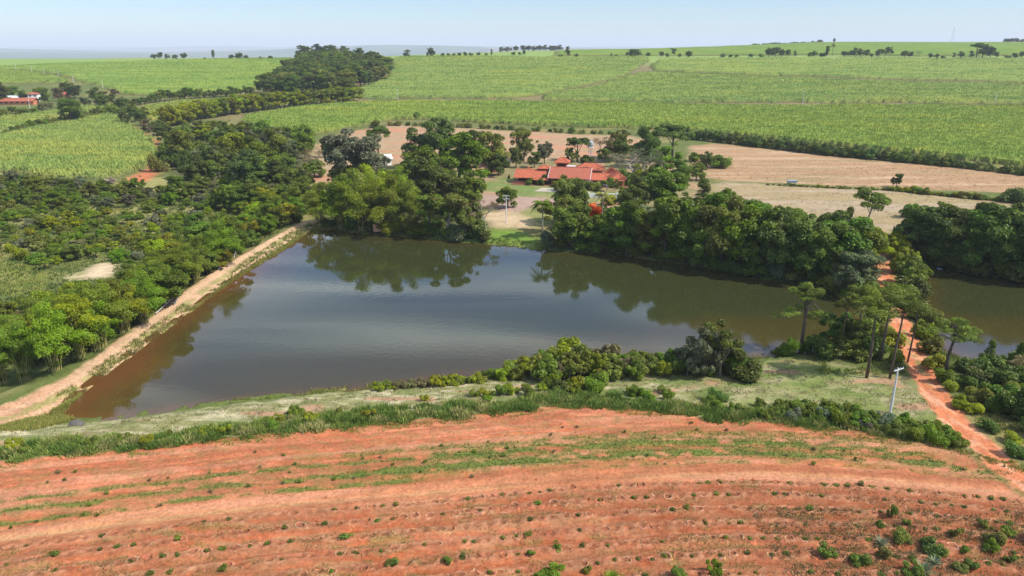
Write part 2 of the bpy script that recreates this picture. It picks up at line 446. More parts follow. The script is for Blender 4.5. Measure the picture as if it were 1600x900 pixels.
C = lerp(C, (.34, .21, .12), sstep(4, -4, sdist(X, Y, YARD, 20)) * sstep(.5, .62, fbm(X / 9, Y / 9, 99, 3)) * .8)
lwn = zone(LAWN, (.14, .18, .05), 1.5, 1, 2); zone(LAWN2, (.20, .20, .065), 2, 1, 3)
C = lerp(C, (.24, .20, .085), lwn * sstep(.48, .66, fbm(X / 5, Y / 5, 97, 3)) * .7)
zone(DRIVE, (.32, .22, .16), 1, 1, 1.5); zone(SANDY, (.42, .31, .18), 2, 1, 3)
zone(BANK, (.13, .20, .03), 2, 1, 3)
zone(CLEARING, (.50, .38, .23), 1, 1, 2.5)
# leaf litter under the groves
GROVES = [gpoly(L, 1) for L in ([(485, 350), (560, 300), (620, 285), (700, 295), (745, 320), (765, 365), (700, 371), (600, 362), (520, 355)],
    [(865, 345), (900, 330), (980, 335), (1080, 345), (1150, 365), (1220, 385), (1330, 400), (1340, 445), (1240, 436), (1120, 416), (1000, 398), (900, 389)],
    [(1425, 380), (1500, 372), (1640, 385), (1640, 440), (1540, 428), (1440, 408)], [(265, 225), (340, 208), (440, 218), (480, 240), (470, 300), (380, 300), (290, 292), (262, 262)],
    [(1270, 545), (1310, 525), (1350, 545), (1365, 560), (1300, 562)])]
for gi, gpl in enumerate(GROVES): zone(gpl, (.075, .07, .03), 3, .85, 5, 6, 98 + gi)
# shore strip: bleached grass
t = zone(SHORE, (.20, .19, .075), 1.2, 1, 2)
C = lerp(C, (.40, .34, .20), t * sstep(.42, .66, fbm(X / 2.4, Y / 1.1, 81, 3)) * (.35 + .65 * sstep(45, 5, X)))
C = lerp(C, (.11, .15, .035), t * sstep(.46, .64, fbm(X / 5, Y / 2, 82, 3)) * (.5 + .5 * sstep(-10, 40, X)))
C = lerp(C, (.15, .18, .045), t * sstep(15, 45, X) * sstep(.36, .56, fbm(X / 3, Y / 1.6, 84, 3)) * .75)
C = lerp(C, (.33, .20, .11), t * sstep(.66, .76, fbm(X / 7, Y / 2.5, 83, 3)))
# dam: sandy crest with a grassy middle and edge
dd = seg_dist(X, Y, DAM)
tn = fbm(X / 2.2, Y / 2.2, 91, 3)
t = sstep(3.2, 2.3, dd + (tn - .5) * 1.6) * sstep(272, 262, Y) * (Y > 40)
C = lerp(C, (.42, .27, .155), t)
C = lerp(C, (.40, .22, .12), t * sstep(110, 95, Y))
side = X - np.interp(Y, DAM[:, 1], DAM[:, 0])
C = lerp(C, (.24, .22, .075), t * sstep(.75, .35, np.abs(dd - .1)) * sstep(.32, .5, tn) * .85)
C = lerp(C, (.50, .33, .20), t * np.exp(-((dd - 1.25) / .3) ** 2) * .6)
C = lerp(C, (.22, .20, .045), sstep(1.2, 2.6, side) * sstep(9.0, 7.0, side) * sstep(95, 105, Y) * sstep(262, 250, Y) * (.5 + .5 * tn))
# causeway road: red earth with a worn middle strip
rd = seg_dist(X, Y, ROAD)
rn = fbm(X / 1.6, Y / 1.6, 95, 3)
t = sstep(2.15, 1.5, rd + (rn - .5) * 1.2) * (Y < 260) * (Y > 30)
C = lerp(C, (.48, .165, .072), t)
C = lerp(C, (.56, .27, .15), t * sstep(.5, .7, fbm(X / .8, Y / 3, 96, 3)))
C = lerp(C, (.22, .18, .06), t * sstep(.55, .2, rd) * sstep(.42, .55, rn) * sstep(92, 108, Y))
# planting field
soil = np.array((.465, .148, .066))
fn = fbm(X / 6, Y / 2.2, 101, 4); fn2 = fbm(X / 1.1, Y / .7, 102, 3); fn3 = fbm(X / 3.2, Y / .8, 103, 3)
Cf = np.tile(soil, (len(X), 1))
Cf = lerp(Cf, (.52, .205, .110), sstep(.42, .62, fn))
Cf = lerp(Cf, (.33, .125, .06), sstep(.5, .68, fn3) * .7)
below = sstep(.8, -1.2, vrow + (fn - .5) * 2)
Cf = lerp(Cf, (.37, .108, .043), below)
mott = fbm(X / .8, Y / .55, 106, 4)
Cf = lerp(Cf, (.24, .12, .06), sstep(.54, .70, mott) * .55)
Cf = lerp(Cf, (.50, .25, .13), sstep(.47, .33, mott) * .25)
Cf = lerp(Cf, (.32, .20, .10), below * sstep(.47, .66, fn3) * .75)
Cf = lerp(Cf, (.23, .072, .030), below * sstep(-20, 32, X) * .85)
Cf = lerp(Cf, (.30, .20, .105), below * sstep(.52, .64, fbm(X / 1.6, Y / .8, 107, 4)) * .35)
Cf = lerp(Cf, (.19, .175, .055), below * sstep(.58, .70, fbm(X / 2.2, Y / .9, 104, 3)) * .55)
trk = np.exp(-((vrow - 2.0) / 1.35) ** 2)
furrow = .5 + .5 * np.cos(2 * np.pi * vrow / ROW_GAP)
Cf = lerp(Cf, (.25, .105, .05), below * furrow ** 3 * sstep(.35, .6, fn3) * .7)
Cf = lerp(Cf, (.30, .11, .05), (1 - below) * (.5 + .5 * np.cos(2 * np.pi * vrow / 1.05)) ** 4 * sstep(.4, .6, fn3) * .55)
Cf = lerp(Cf, (.50, .285, .145), trk * .8 * sstep(.3, .5, fn2 + .15))
Cf = lerp(Cf, (.44, .33, .15), trk * sstep(-5, -55, X) * .55)
for c_ in (1.25, 2.75): Cf = lerp(Cf, (.43, .17, .085), np.exp(-((vrow - c_ - (fbm(X / 12, Y / 12, 108, 2) - .5) * .8) / .22) ** 2) * .7)
Cf = lerp(Cf, (.27, .19, .085), np.exp(-((vrow - 2.0) / .3) ** 2) * sstep(.45, .6, fn2) * .6)
def band(c, w, x0, x1, k, seed):
    g = np.exp(-((vrow - c - (fbm(X / 9, Y / 9, seed, 2) - .5) * 1.2) / w) ** 2) * sstep(x0 - 12, x0, X) * sstep(x1 + 12, x1, X)
    return np.clip(g * k * sstep(.34, .56, fbm(X / 1.8, Y / .75, seed + 1, 3) + .06 * g), 0, 1)
GRASSB = np.clip(band(5.0, .55, -60, -14, 1, 111) + band(7.5, .6, -70, -5, 1, 113) + band(9.7, .6, -75, -10, .9, 115) + band(7.0, 1.3, -14, 55, 1, 117) + band(9.8, 1.5, -4, 45, 1, 119) + band(12.2, .9, -20, 48, .6, 121) + band(4.6, .5, 10, 66, .5, 123), 0, 1)
lin = fbm(X / 26, vrow / .55, 141, 3); lin2 = fbm(X / 30 + 7, vrow / 1.6, 142, 3)
Cf = lerp(Cf, (.30, .125, .065), sstep(.52, .66, lin) * .55)
Cf = lerp(Cf, (.52, .25, .145), sstep(.50, .34, lin) * .25)
Cf = lerp(Cf, (.52, .27, .17), sstep(.55, .68, lin2) * (1 - below) * .5)
Cf = lerp(Cf, (.30, .115, .055), sstep(.45, .33, lin2) * .5)
Cf = lerp(Cf, (.12, .165, .035), GRASSB)
Cf = lerp(Cf, (.20, .19, .07), sstep(.5, .65, fn2) * .35 * sstep(3, 6, vrow))
hd = np.full(len(X), 9.0); hd[fld] = hollow_field(X[fld], Y[fld], [tuple(p) for p in PL], 1)
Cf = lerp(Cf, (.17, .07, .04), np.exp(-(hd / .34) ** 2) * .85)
Cf = lerp(Cf, (.50, .31, .19), np.exp(-((hd - .58) / .15) ** 2) * .45 * sstep(.35, .6, fn2))
Cf = Cf * np.array((.92, .82, .73))
edge_d = np.interp(X, EDGE[:, 0], EDGE[:, 1]) - Y
fmask = np.where(fld, sstep(-.2, .6, edge_d) * sstep(1.8, 3.2, rd), 0)
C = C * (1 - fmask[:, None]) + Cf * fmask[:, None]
# relief of the planting field: hollows with a raised rim, clods, furrow steps
rough_ = (fbm(X / .9, Y / .9, 131, 3) - .5) * .22 + (fbm(X / 3, Y / 1.0, 132, 2) - .5) * .25
relief = rough_ * .8 - .22 * np.exp(-(hd / .28) ** 2) + .13 * np.exp(-((hd - .58) / .18) ** 2) * (.5 + fn2)
relief += np.where(vrow < 0, .10 * np.cos(2 * np.pi * vrow / ROW_GAP), 0)
relief -= .10 * trk
relief += (lin - .5) * .30
relief += np.where(vrow > 3, .05 * np.cos(2 * np.pi * vrow / 1.05), 0)
Z += np.where(fld, relief * fmask, 0)
ruts = np.exp(-((rd - .95) / .28) ** 2)
Z -= ruts * .14 * (Y < 250) * (Y > 38)
Z -= np.exp(-((dd - 1.25) / .3) ** 2) * .09 * (Y < 262) * (Y > 60)
Z += np.where((Y < 460) & ~fld, (fbm(X / 1.0, Y / 1.0, 133, 2) - .5) * .18, 0) * (rd > 3)

# from here on heights are read off the built sheet
_gx, _gy, _ZG = np.array(gx_), np.array(gy_), Z.reshape(NY, NX)
def H(x, y):
    x = np.atleast_1d(np.asarray(x, float)); y = np.atleast_1d(np.asarray(y, float))
    i = np.clip(np.searchsorted(_gx, x) - 1, 0, NX - 2); j = np.clip(np.searchsorted(_gy, y) - 1, 0, NY - 2)
    fx = np.clip((x - _gx[i]) / (_gx[i + 1] - _gx[i]), 0, 1); fy = np.clip((y - _gy[j]) / (_gy[j + 1] - _gy[j]), 0, 1)
    return (_ZG[j, i] * (1 - fx) + _ZG[j, i + 1] * fx) * (1 - fy) + (_ZG[j + 1, i] * (1 - fx) + _ZG[j + 1, i + 1] * fx) * fy
idx = np.arange(NX * NY).reshape(NY, NX)
Q = np.stack([idx[:-1, :-1], idx[:-1, 1:], idx[1:, 1:], idx[1:, :-1]], -1).reshape(-1, 4)
qx, qy = X[Q].mean(1), Y[Q].mean(1)
zid = np.zeros(len(Q), int)
def zset(mask, k): zid[mask & (zid == 0)] = k
qrd = rd[Q].mean(1); qdd = dd[Q].mean(1)
zset((qrd < 2.6) & (qy < 255) & (qy > 38), 2)
zset(fld[Q].all(1), 1)
zset((qdd < 4.2) & (qy > 60) & (qy < 268), 3)
zset(sdist(qx, qy, TAN1, 5) < 0, 4); zset(sdist(qx, qy, TAN2, 5) < 0, 4); zset(sdist(qx, qy, TAN3, 5) < 0, 4)
zset(sdist(qx, qy, LAWN, 5) < 0, 5)
zset(sdist(qx, qy, RED_ROAD, 5) < 0, 6)
zset(sdist(qx, qy, SHORE, 5) < 0, 7)
zset(sdist(qx, qy, DRIVE, 5) < 0, 8)
zset(qy > 2400, 9)

def ground_material():
    m, n, l, b = mat_new('earth_and_grass')
    b.inputs['Roughness'].default_value = .95; b.inputs['Specular IOR Level'].default_value = .1
    at = n.new('ShaderNodeAttribute'); at.attribute_name = 'cover'
    tc = n.new('ShaderNodeTexCoord')
    def noise(sc, det, lo, hi):
        no = n.new('ShaderNodeTexNoise'); no.inputs['Scale'].default_value = sc; no.inputs['Detail'].default_value = det; no.inputs['Roughness'].default_value = .65
        l.new(tc.outputs['Object'], no.inputs['Vector'])
        mr = n.new('ShaderNodeMapRange'); mr.inputs['From Min'].default_value = .3; mr.inputs['From Max'].default_value = .7
        mr.inputs['To Min'].default_value = lo; mr.inputs['To Max'].default_value = hi
        l.new(no.outputs['Fac'], mr.inputs['Value']); return mr.outputs[0], no
    a, na = noise(2.6, 5, .70, 1.30); c, nc = noise(.35, 3, .86, 1.14)
    mu = n.new('ShaderNodeMath'); mu.operation = 'MULTIPLY'; l.new(a, mu.inputs[0]); l.new(c, mu.inputs[1])
    vm = n.new('ShaderNodeVectorMath'); vm.operation = 'SCALE'; l.new(at.outputs['Color'], vm.inputs[0]); l.new(mu.outputs[0], vm.inputs['Scale'])
    l.new(vm.outputs[0], b.inputs['Base Color'])
    bp = n.new('ShaderNodeBump'); bp.inputs['Strength'].default_value = .6; bp.inputs['Distance'].default_value = .18
    l.new(na.outputs['Fac'], bp.inputs['Height']); l.new(bp.outputs[0], b.inputs['Normal'])
    return m
M_GROUND = ground_material()
C4 = np.concatenate([np.clip(C, 0, 1), np.ones((len(C), 1))], 1)
V3 = np.stack([X, Y, Z], 1)
for k, nm in enumerate(('ground', 'planting_field', 'dirt_road', 'dam_path', 'stubble_field', 'lawn', 'red_earth_track', 'shore', 'driveway', 'hills')):
    f = Q[zid == k]
    if not len(f): continue
    u, inv = np.unique(f, return_inverse=True)
    me = np_mesh(nm, V3[u], inv.reshape(-1, 4), M_GROUND, {'cover': ('FLOAT_COLOR', 'POINT', C4[u])}, True)
    tag(link(bpy.data.objects.new(nm, me)), kind='structure')

# ------------------------------------------------------------------ water
def water_material():
    m, n, l, b = mat_new('turbid_water')
    at = n.new('ShaderNodeAttribute'); at.attribute_name = 'silt'
    rp = n.new('ShaderNodeValToRGB'); e = rp.color_ramp.elements
    e[0].position = 0; e[0].color = (.030, .035, .011, 1); e[1].position = 1; e[1].color = (.105, .046, .014, 1)
    x = rp.color_ramp.elements.new(.5); x.color = (.056, .042, .011, 1)
    l.new(at.outputs['Fac'], rp.inputs[0]); l.new(rp.outputs[0], b.inputs['Base Color'])
    b.inputs['IOR'].default_value = 1.40; b.inputs['Specular IOR Level'].default_value = .5; b.inputs['Roughness'].default_value = .035
    tc = n.new('ShaderNodeTexCoord'); no = n.new('ShaderNodeTexNoise'); no.inputs['Scale'].default_value = .9; no.inputs['Detail'].default_value = 3
    l.new(tc.outputs['Object'], no.inputs['Vector'])
    mp = n.new('ShaderNodeMapping'); mp.inputs['Scale'].default_value = (.012, .05, 1); mp.inputs['Rotation'].default_value = (0, 0, .35); l.new(tc.outputs['Object'], mp.inputs[0])
    n2 = n.new('ShaderNodeTexNoise'); n2.inputs['Scale'].default_value = 1.0; n2.inputs['Detail'].default_value = 5; n2.inputs['Distortion'].default_value = 1.0; l.new(mp.outputs[0], n2.inputs['Vector'])
    rr2 = n.new('ShaderNodeMapRange'); rr2.inputs['From Min'].default_value = .45; rr2.inputs['From Max'].default_value = .7; rr2.inputs['To Min'].default_value = .02; rr2.inputs['To Max'].default_value = .11
    l.new(n2.outputs['Fac'], rr2.inputs['Value']); l.new(rr2.outputs[0], b.inputs['Roughness'])
    bp = n.new('ShaderNodeBump'); bp.inputs['Strength'].default_value = .05; bp.inputs['Distance'].default_value = .12
    l.new(no.outputs['Fac'], bp.inputs['Height']); l.new(bp.outputs[0], b.inputs['Normal'])
    return m
M_WATER = water_material()
def pond(name, poly):
    P = np.asarray(poly); x0, y0 = P.min(0) - 4; x1, y1 = P.max(0) + 4
    xs, ys = np.arange(x0, x1, 2.0), np.arange(y0, y1, 2.0); gx, gy = np.meshgrid(xs, ys); x, y = gx.ravel(), gy.ravel()
    s = sdist(x, y, P, 40)
    i = np.arange(len(x)).reshape(gx.shape); q = np.stack([i[:-1, :-1], i[:-1, 1:], i[1:, 1:], i[1:, :-1]], -1).reshape(-1, 4)
    q = q[(s[q] < 1.6).any(1)]; u, inv = np.unique(q, return_inverse=True)
    dam = seg_dist(x, y, DAM); nearb = y - np.interp(x, [-60, 0, 40], [110, 118, 130])
    silt = np.exp(-np.clip(-s, 0, 99) / 3.0) * .5 + sstep(17, 3, dam) * .55 * sstep(260, 150, y) + sstep(9, 0, nearb) * .3
    silt = np.clip(silt * (.7 + .6 * fbm(x / 14, y / 9, 201, 3)), 0, 1)
    me = np_mesh(name, np.stack([x, y, np.zeros_like(x)], 1)[u], inv.reshape(-1, 4), M_WATER, {'silt': ('FLOAT', 'POINT', silt[u])}, True)
    tag(link(bpy.data.objects.new(name, me)), kind='structure')
pond('lake', POND); pond('water_channel', POND2)

# ------------------------------------------------------------------ cane fields
def cane_material():
    m, n, l, b = mat_new('cane_leaves')
    n.remove(b); out = n['Material Output']
    at = n.new('ShaderNodeAttribute'); at.attribute_name = 'cover'
    tc = n.new('ShaderNodeTexCoord'); no = n.new('ShaderNodeTexNoise'); no.inputs['Scale'].default_value = .8; no.inputs['Detail'].default_value = 5; no.inputs['Roughness'].default_value = .7
    l.new(tc.outputs['Object'], no.inputs['Vector'])
    mr = n.new('ShaderNodeMapRange'); mr.inputs['From Min'].default_value = .3; mr.inputs['From Max'].default_value = .7; mr.inputs['To Min'].default_value = .76; mr.inputs['To Max'].default_value = 1.24
    l.new(no.outputs['Fac'], mr.inputs['Value'])
    vm = n.new('ShaderNodeVectorMath'); vm.operation = 'SCALE'; l.new(at.outputs['Color'], vm.inputs[0]); l.new(mr.outputs[0], vm.inputs['Scale'])
    d = n.new('ShaderNodeBsdfDiffuse'); tr = n.new('ShaderNodeBsdfTranslucent'); mx = n.new('ShaderNodeMixShader'); mx.inputs[0].default_value = .2
    bp = n.new('ShaderNodeBump'); bp.inputs['Strength'].default_value = .8; bp.inputs['Distance'].default_value = .6
    l.new(no.outputs['Fac'], bp.inputs['Height']); l.new(bp.outputs[0], d.inputs['Normal'])
    l.new(vm.outputs[0], d.inputs['Color']); l.new(vm.outputs[0], tr.inputs['Color'])
    l.new(d.outputs[0], mx.inputs[1]); l.new(tr.outputs[0], mx.inputs[2]); l.new(mx.outputs[0], out.inputs['Surface'])
    return m
M_CANE = cane_material()

def cane(poly, cell, col, label, hgt=2.5, tufts=0, seed=0, thin=0):
    """one field: closed canopy sheet with a ragged top, its flanks, and loose leaf blades standing out of it"""
    P = np.asarray(poly); x0, y0 = P.min(0); x1, y1 = P.max(0)
    xs, ys = np.arange(x0 - cell, x1 + 2 * cell, cell), np.arange(y0 - cell, y1 + 2 * cell, cell * .9)
    gx, gy = np.meshgrid(xs, ys); x, y = gx.ravel().copy(), gy.ravel().copy()
    rg = np.random.default_rng(seed)
    x += rg.uniform(-.3, .3, x.shape) * cell; y += rg.uniform(-.3, .3, x.shape) * cell
    s = sdist(x, y, P, 20) + (fbm(x / 9, y / 9, 300 + seed, 2) - .5) * 2.0
    ins = s < 0
    top = H(x, y) + hgt * (.92 + .16 * fbm(x / 18, y / 18, 310 + seed, 2)) + rg.uniform(-.2, .2, x.shape)
    base = H(x, y) - .3
    z = np.where(ins, top, base)
    i = np.arange(len(x)).reshape(gx.shape); q = np.stack([i[:-1, :-1], i[:-1, 1:], i[1:, 1:], i[1:, :-1]], -1).reshape(-1, 4)
    q = q[ins[q].any(1)]; u, inv = np.unique(q, return_inverse=True)
    big = fbm(x / 60, y / 22, 320 + seed, 3); rows = fbm(x / 55 + y / 90, y / (1.2 * cell), 330 + seed, 3)
    cc = np.tile(np.asarray(col, float), (len(x), 1))
    cc = lerp(cc, np.array(col) * (1.18, 1.06, .95), sstep(.45, .68, big))
    cc = lerp(cc, np.array(col) * (.74, .84, .85), sstep(.48, .60, rows))
    cc = lerp(cc, np.array(col) * (1.25, 1.1, 1.1), sstep(.55, .7, fbm(x / 4, y / 4, 340 + seed, 3)) * .6)
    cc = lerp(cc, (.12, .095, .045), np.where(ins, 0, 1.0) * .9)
    cc *= rg.uniform(.93, 1.07, (len(x), 1))
    c4 = np.concatenate([cc, np.ones((len(cc), 1))], 1)
    me = np_mesh('sugar_cane', np.stack([x, y, z], 1)[u], inv.reshape(-1, 4), M_CANE, {'cover': ('FLOAT_COLOR', 'POINT', c4[u])}, False)
    o = tag(link(bpy.data.objects.new('sugar_cane_field', me)), label, 'cane field', None, 'stuff')
    if tufts:
        k = rg.choice(np.nonzero(ins)[0], tufts); n = 3
        bx, by, bz, bc = (np.repeat(a[k], n, 0) for a in (x, y, z, cc))
        m = len(bx); bx = bx + rg.normal(0, cell * .5, m); by = by + rg.normal(0, cell * .5, m)
        ang = rg.uniform(0, 6.283, m); L = rg.uniform(.7, 1.6, m); w = rg.uniform(.16, .34, m)
        dx, dy = np.cos(ang), np.sin(ang); lean = rg.uniform(.2, .9, m)
        A = np.stack([bx - dy * w, by + dx * w, bz - .5], 1); B = np.stack([bx + dy * w, by - dx * w, bz - .5], 1)
        T = np.stack([bx + dx * L * lean, by + dy * L * lean, bz + L * .8], 1)
        VV = np.stack([A, B, T], 1).reshape(-1, 3); FF = np.arange(3 * m).reshape(-1, 3)
        bc = bc * rg.uniform(.9, 1.12, (m, 1)); b4 = np.concatenate([bc, np.ones((m, 1))], 1)
        me = np_mesh('cane_blades', VV, FF, M_CANE, {'cover': ('FLOAT_COLOR', 'POINT', np.repeat(b4, 3, 0))}, False)
        tag(link(bpy.data.objects.new('leaves', me), o), kind='stuff')

G1, G2, G3 = (.232, .300, .056), (.222, .288, .068), (.290, .350, .085)
cane(gpoly([(372, 188), (430, 176), (500, 167), (560, 163), (620, 161), (720, 161), (815, 161), (960, 164), (1100, 167), (1300, 168), (1450, 168), (1640, 170), (1760, 172), (1760, 290), (1600, 262), (1500, 250), (1400, 238), (1250, 222), (1100, 206), (1000, 201), (900, 199), (800, 195), (700, 189), (640, 187), (600, 189), (560, 198), (500, 211), (450, 212), (410, 204)]), 2.2, G1, 'bright green cane field just behind the farmhouse, below the middle lane', 2.4, 42000, 1)
cane(gpoly([(560, 155.5), (640, 154.5), (740, 154.5), (816, 154.5), (898, 137), (965, 122), (985, 114), (1000, 102), (1015, 95), (1000, 90), (880, 92), (760, 90), (640, 90), (615, 92), (614, 112), (602, 126), (570, 138), (545, 146)]), 4.0, G2, 'green cane field between the dark wood and the diagonal track', 2.4, 16000, 2)
cane(gpoly([(830, 156), (900, 158), (1100, 161), (1300, 161), (1640, 163), (1760, 165), (1760, 145), (1600, 136), (1400, 130), (1240, 124), (1080, 118), (1002, 114), (968, 125.5), (904, 142)]), 4.0, G2, 'green cane field under the dark lane and right of the diagonal track', 2.4, 20000, 3)
cane(gpoly([(1012, 110), (1085, 114.6), (1240, 119.6), (1400, 125), (1600, 130.5), (1760, 140), (1760, 95), (1600, 93.5), (1400, 93), (1200, 92.5), (1035, 93), (1025, 100)]), 5.0, G2, 'green cane field below the scattered trees on the skyline', 2.4, 9000, 4)
cane(np.array([(60, 1030), (340, 1030), (620, 1030), (900, 1020), (1300, 1250), (1500, 1750), (700, 1800), (300, 1500), (80, 1300)]), 9.0, (.18, .26, .055), 'distant pale green cane field behind the skyline trees', 2.4, 0, 5)
cane(gpoly([(-60, 117), (20, 108), (60, 112), (130, 127), (178, 142), (205, 149), (290, 152), (350, 148), (395, 140), (420, 124), (455, 108), (472, 92), (400, 92.5), (300, 96), (200, 98), (100, 101), (0, 107), (-100, 110)]), 4.5, (.215, .30, .06), 'far green cane slope left of the dark wood', 2.2, 12000, 6)
cane(gpoly([(-80, 132), (0, 131), (60, 130), (115, 130), (95, 123), (40, 113), (0, 112), (-80, 120)]), 4.5, (.215, .29, .06), 'far green cane strip below the track with poles', 2.2, 3000, 7)
cane(gpoly([(-120, 232), (0, 217), (50, 204), (100, 194), (150, 184), (178, 181), (188, 188), (208, 206), (236, 222), (244, 236), (240, 250), (222, 264), (190, 277), (120, 281), (60, 276), (0, 268), (-120, 275)]), 1.9, G3, 'yellow green cane patch left of the red track', 2.2, 17000, 8)
cane(gpoly([(-90, 198), (0, 188), (60, 180), (120, 172), (170, 166), (182, 168), (140, 176), (90, 184), (40, 194), (0, 208), (-90, 222)]), 2.6, G3, 'narrow yellow green cane strip behind the hedge at the left', 2.2, 4000, 9)
cane(gpoly([(212, 183), (225, 172), (262, 163), (300, 159), (330, 161), (285, 170), (250, 184), (235, 190)]), 2.6, (.30, .34, .07), 'small cane wedge behind the yellow green roadside trees', 2.2, 2500, 10)

# ------------------------------------------------------------------ plants: prototypes
RG = np.random.default_rng(7)
def unit(n, rg=RG):
    d = rg.normal(size=(n, 3)); return d / np.linalg.norm(d, axis=1, keepdims=True)

def leaf_arrays(clumps, n, size, rg, up=.6, droop=0.0, aspect=.55, low=.35):
    """clumps rows: cx cy cz rx ry rz tone -> vertices, tone"""
    K = np.asarray(clumps, float)
    area = (K[:, 3] * K[:, 4] + K[:, 3] * K[:, 5] + K[:, 4] * K[:, 5]); pick = rg.choice(len(K), n, p=area / area.sum())
    d = unit(n, rg); flip = (d[:, 2] < -.15) & (rg.random(n) > low); d[flip, 2] *= -1
    r = rg.random(n) ** .33 * .55 + .5
    r = np.minimum(r, 1.0) * rg.uniform(.85, 1.12, n)
    k = K[pick]; p = k[:, :3] + d * k[:, 3:6] * r[:, None]
    nn = d * .7 + unit(n, rg) * .75 + np.array([0, 0, up]); nn /= np.linalg.norm(nn, axis=1, keepdims=True)
    a = np.cross(nn, unit(n, rg)); a /= np.linalg.norm(a, axis=1, keepdims=True) + 1e-9
    if droop: a[:, 2] -= droop; a /= np.linalg.norm(a, axis=1, keepdims=True)
    b = np.cross(nn, a); s = size * rg.uniform(.55, 1.35, n)[:, None]
    V = np.stack([p - a * s, p - b * s * aspect + nn * s * .12, p + a * s, p + b * s * aspect + nn * s * .12], 1).reshape(-1, 3)
    tone = np.clip(k[:, 6] + rg.normal(0, .16, n), 0, 1)
    return V, np.repeat(tone, 4)

def leaf_mesh(name, clumps, n, size, rg, **kw):
    V, t = leaf_arrays(clumps, int(n * 1.75), size * .74, rg, **kw)
    return np_mesh(name, V, np.arange(len(V)).reshape(-1, 4), M_LEAF, {'tone': ('FLOAT', 'POINT', t)})

def ell_clumps(rg, n, c, R, cr, surf=.55, tone=(.2, .8), flat=1.0, below=-.8):
    out = []
    while len(out) < n:
        d = unit(1, rg)[0]
        if d[2] < below: continue
        q = rg.uniform(surf, 1.0) ** .6 if rg.random() > .22 else rg.uniform(.1, .6)
        p = np.array(c) + d * np.array(R) * q * rg.uniform(.72, 1.2)
        r = rg.uniform(*cr); out.append((*p, r, r, r * flat * rg.uniform(.75, 1.0), rg.uniform(*tone)))
    return out

def limb_mesh(name, trunk_pts, radii, tips, rg, mat, fork=.6):
    mb = MB(); mb.tube(trunk_pts, radii, 7)
    T = np.asarray(trunk_pts, float)
    for tp in tips:
        k = rg.uniform(fork, 1.0) * (len(T) - 1); i = min(int(k), len(T) - 2); p = T[i] + (T[i + 1] - T[i]) * (k - i)
        r = np.interp(k, range(len(T)), radii) * .55
        tp = np.asarray(tp[:3]); mid = (p + tp) / 2 + np.array([0, 0, .12 * np.linalg.norm(tp - p)]) + rg.normal(0, .15, 3)
        mb.tube([p, mid, tp], [r, r * .6, r * .2], 5, False)
    return mb.mesh(name, mat, True)

PROTO = {}
def proto(kind, height, crown, trunk): PROTO.setdefault(kind, []).append((height, crown, trunk))

def make_round(seed, R=(4.4, 4.4, 4.5), zc=5.4, n=48, cr=(.55, 1.6), leaves=7000, size=.34, kind='round', flat=.85, surf=.5, mat=M_BARK, tr=.28):
    rg = np.random.default_rng(seed)
    cl = ell_clumps(rg, n, (0, 0, zc), R, cr, surf, flat=flat)
    H_ = zc + R[2]
    tp = [(0, 0, -.4), (rg.normal(0, .1), rg.normal(0, .1), zc * .3), (rg.normal(0, .25), rg.normal(0, .25), zc * .65), (rg.normal(0, .4), rg.normal(0, .4), zc + R[2] * .35)]
    me_t = limb_mesh('trunk', tp, [tr * 1.3, tr, tr * .75, tr * .25], [cl[i] for i in range(0, len(cl), 3)], rg, mat, .35)
    proto(kind, H_, leaf_mesh('crown', cl, leaves, size, rg), me_t)
for s_ in range(4): make_round(10 + s_)
for s_ in range(3): make_round(20 + s_, (4.6, 4.4, 3.6), 6.6, 19, (.85, 1.6), 4200, .33, 'open', .7, .6, M_PALE_BARK, .24)
for s_ in range(3): make_round(30 + s_, (5.4, 5.4, 1.7), 7.6, 26, (1.0, 1.6), 4600, .33, 'flat', .55, .35, M_BARK, .3)
for s_ in range(3): make_round(40 + s_, (3.3, 3.3, 5.0), 5.6, 44, (.5, 1.4), 4600, .32, 'tall', .95, .5)
for s_ in range(2): make_round(45 + s_, (3.6, 3.6, 3.7), 4.1, 46, (.5, 1.25), 5600, .30, 'mango', .9, .6, M_BARK, .25)

def make_shrub(seed, n, R, cr, leaves, size, kind='shrub'):
    rg = np.random.default_rng(seed)
    cl = ell_clumps(rg, n, (0, 0, R[2] * .45), R, cr, .35, below=-.2)
    cl = [(c[0], c[1], max(c[2], c[5] * .7), *c[3:]) for c in cl]
    V, t = leaf_arrays(cl, int(leaves * 1.5), size * .8, rg, low=.5)
    mb = MB()
    for c in cl[:7]: mb.tube([(0, 0, -.2), (c[0] * .4, c[1] * .4, c[2] * .6), c[:3]], [.07, .045, .015], 4, False)
    SV = np.array(mb.v); SF = np.array(mb.f) + len(V)
    F = np.vstack([np.arange(len(V)).reshape(-1, 4), SF])
    me = np_mesh('shrub', np.vstack([V, SV]), F, None, {'tone': ('FLOAT', 'POINT', np.concatenate([t, np.zeros(len(SV))]))}, mats=[M_LEAF, M_BARK], mat_idx=np.concatenate([np.zeros(len(V) // 4), np.ones(len(SF))]))
    proto(kind, max(c[2] + c[5] for c in cl), me, None)
for s_ in range(4): make_shrub(50 + s_, 15, (1.9, 1.9, 1.9), (.55, 1.0), 2400, .22)
for s_ in range(3): make_shrub(60 + s_, 9, (1.7, 1.7, 1.5), (.4, .8), 1300, .22, 'thin_shrub')
for s_ in range(3): make_shrub(65 + s_, 22, (2.4, 2.4, 2.6), (.5, 1.0), 3000, .24, 'big_shrub')
for s_ in range(4): make_shrub(70 + s_, 7, (.30, .30, .45), (.12, .24), 170, .075, 'young')

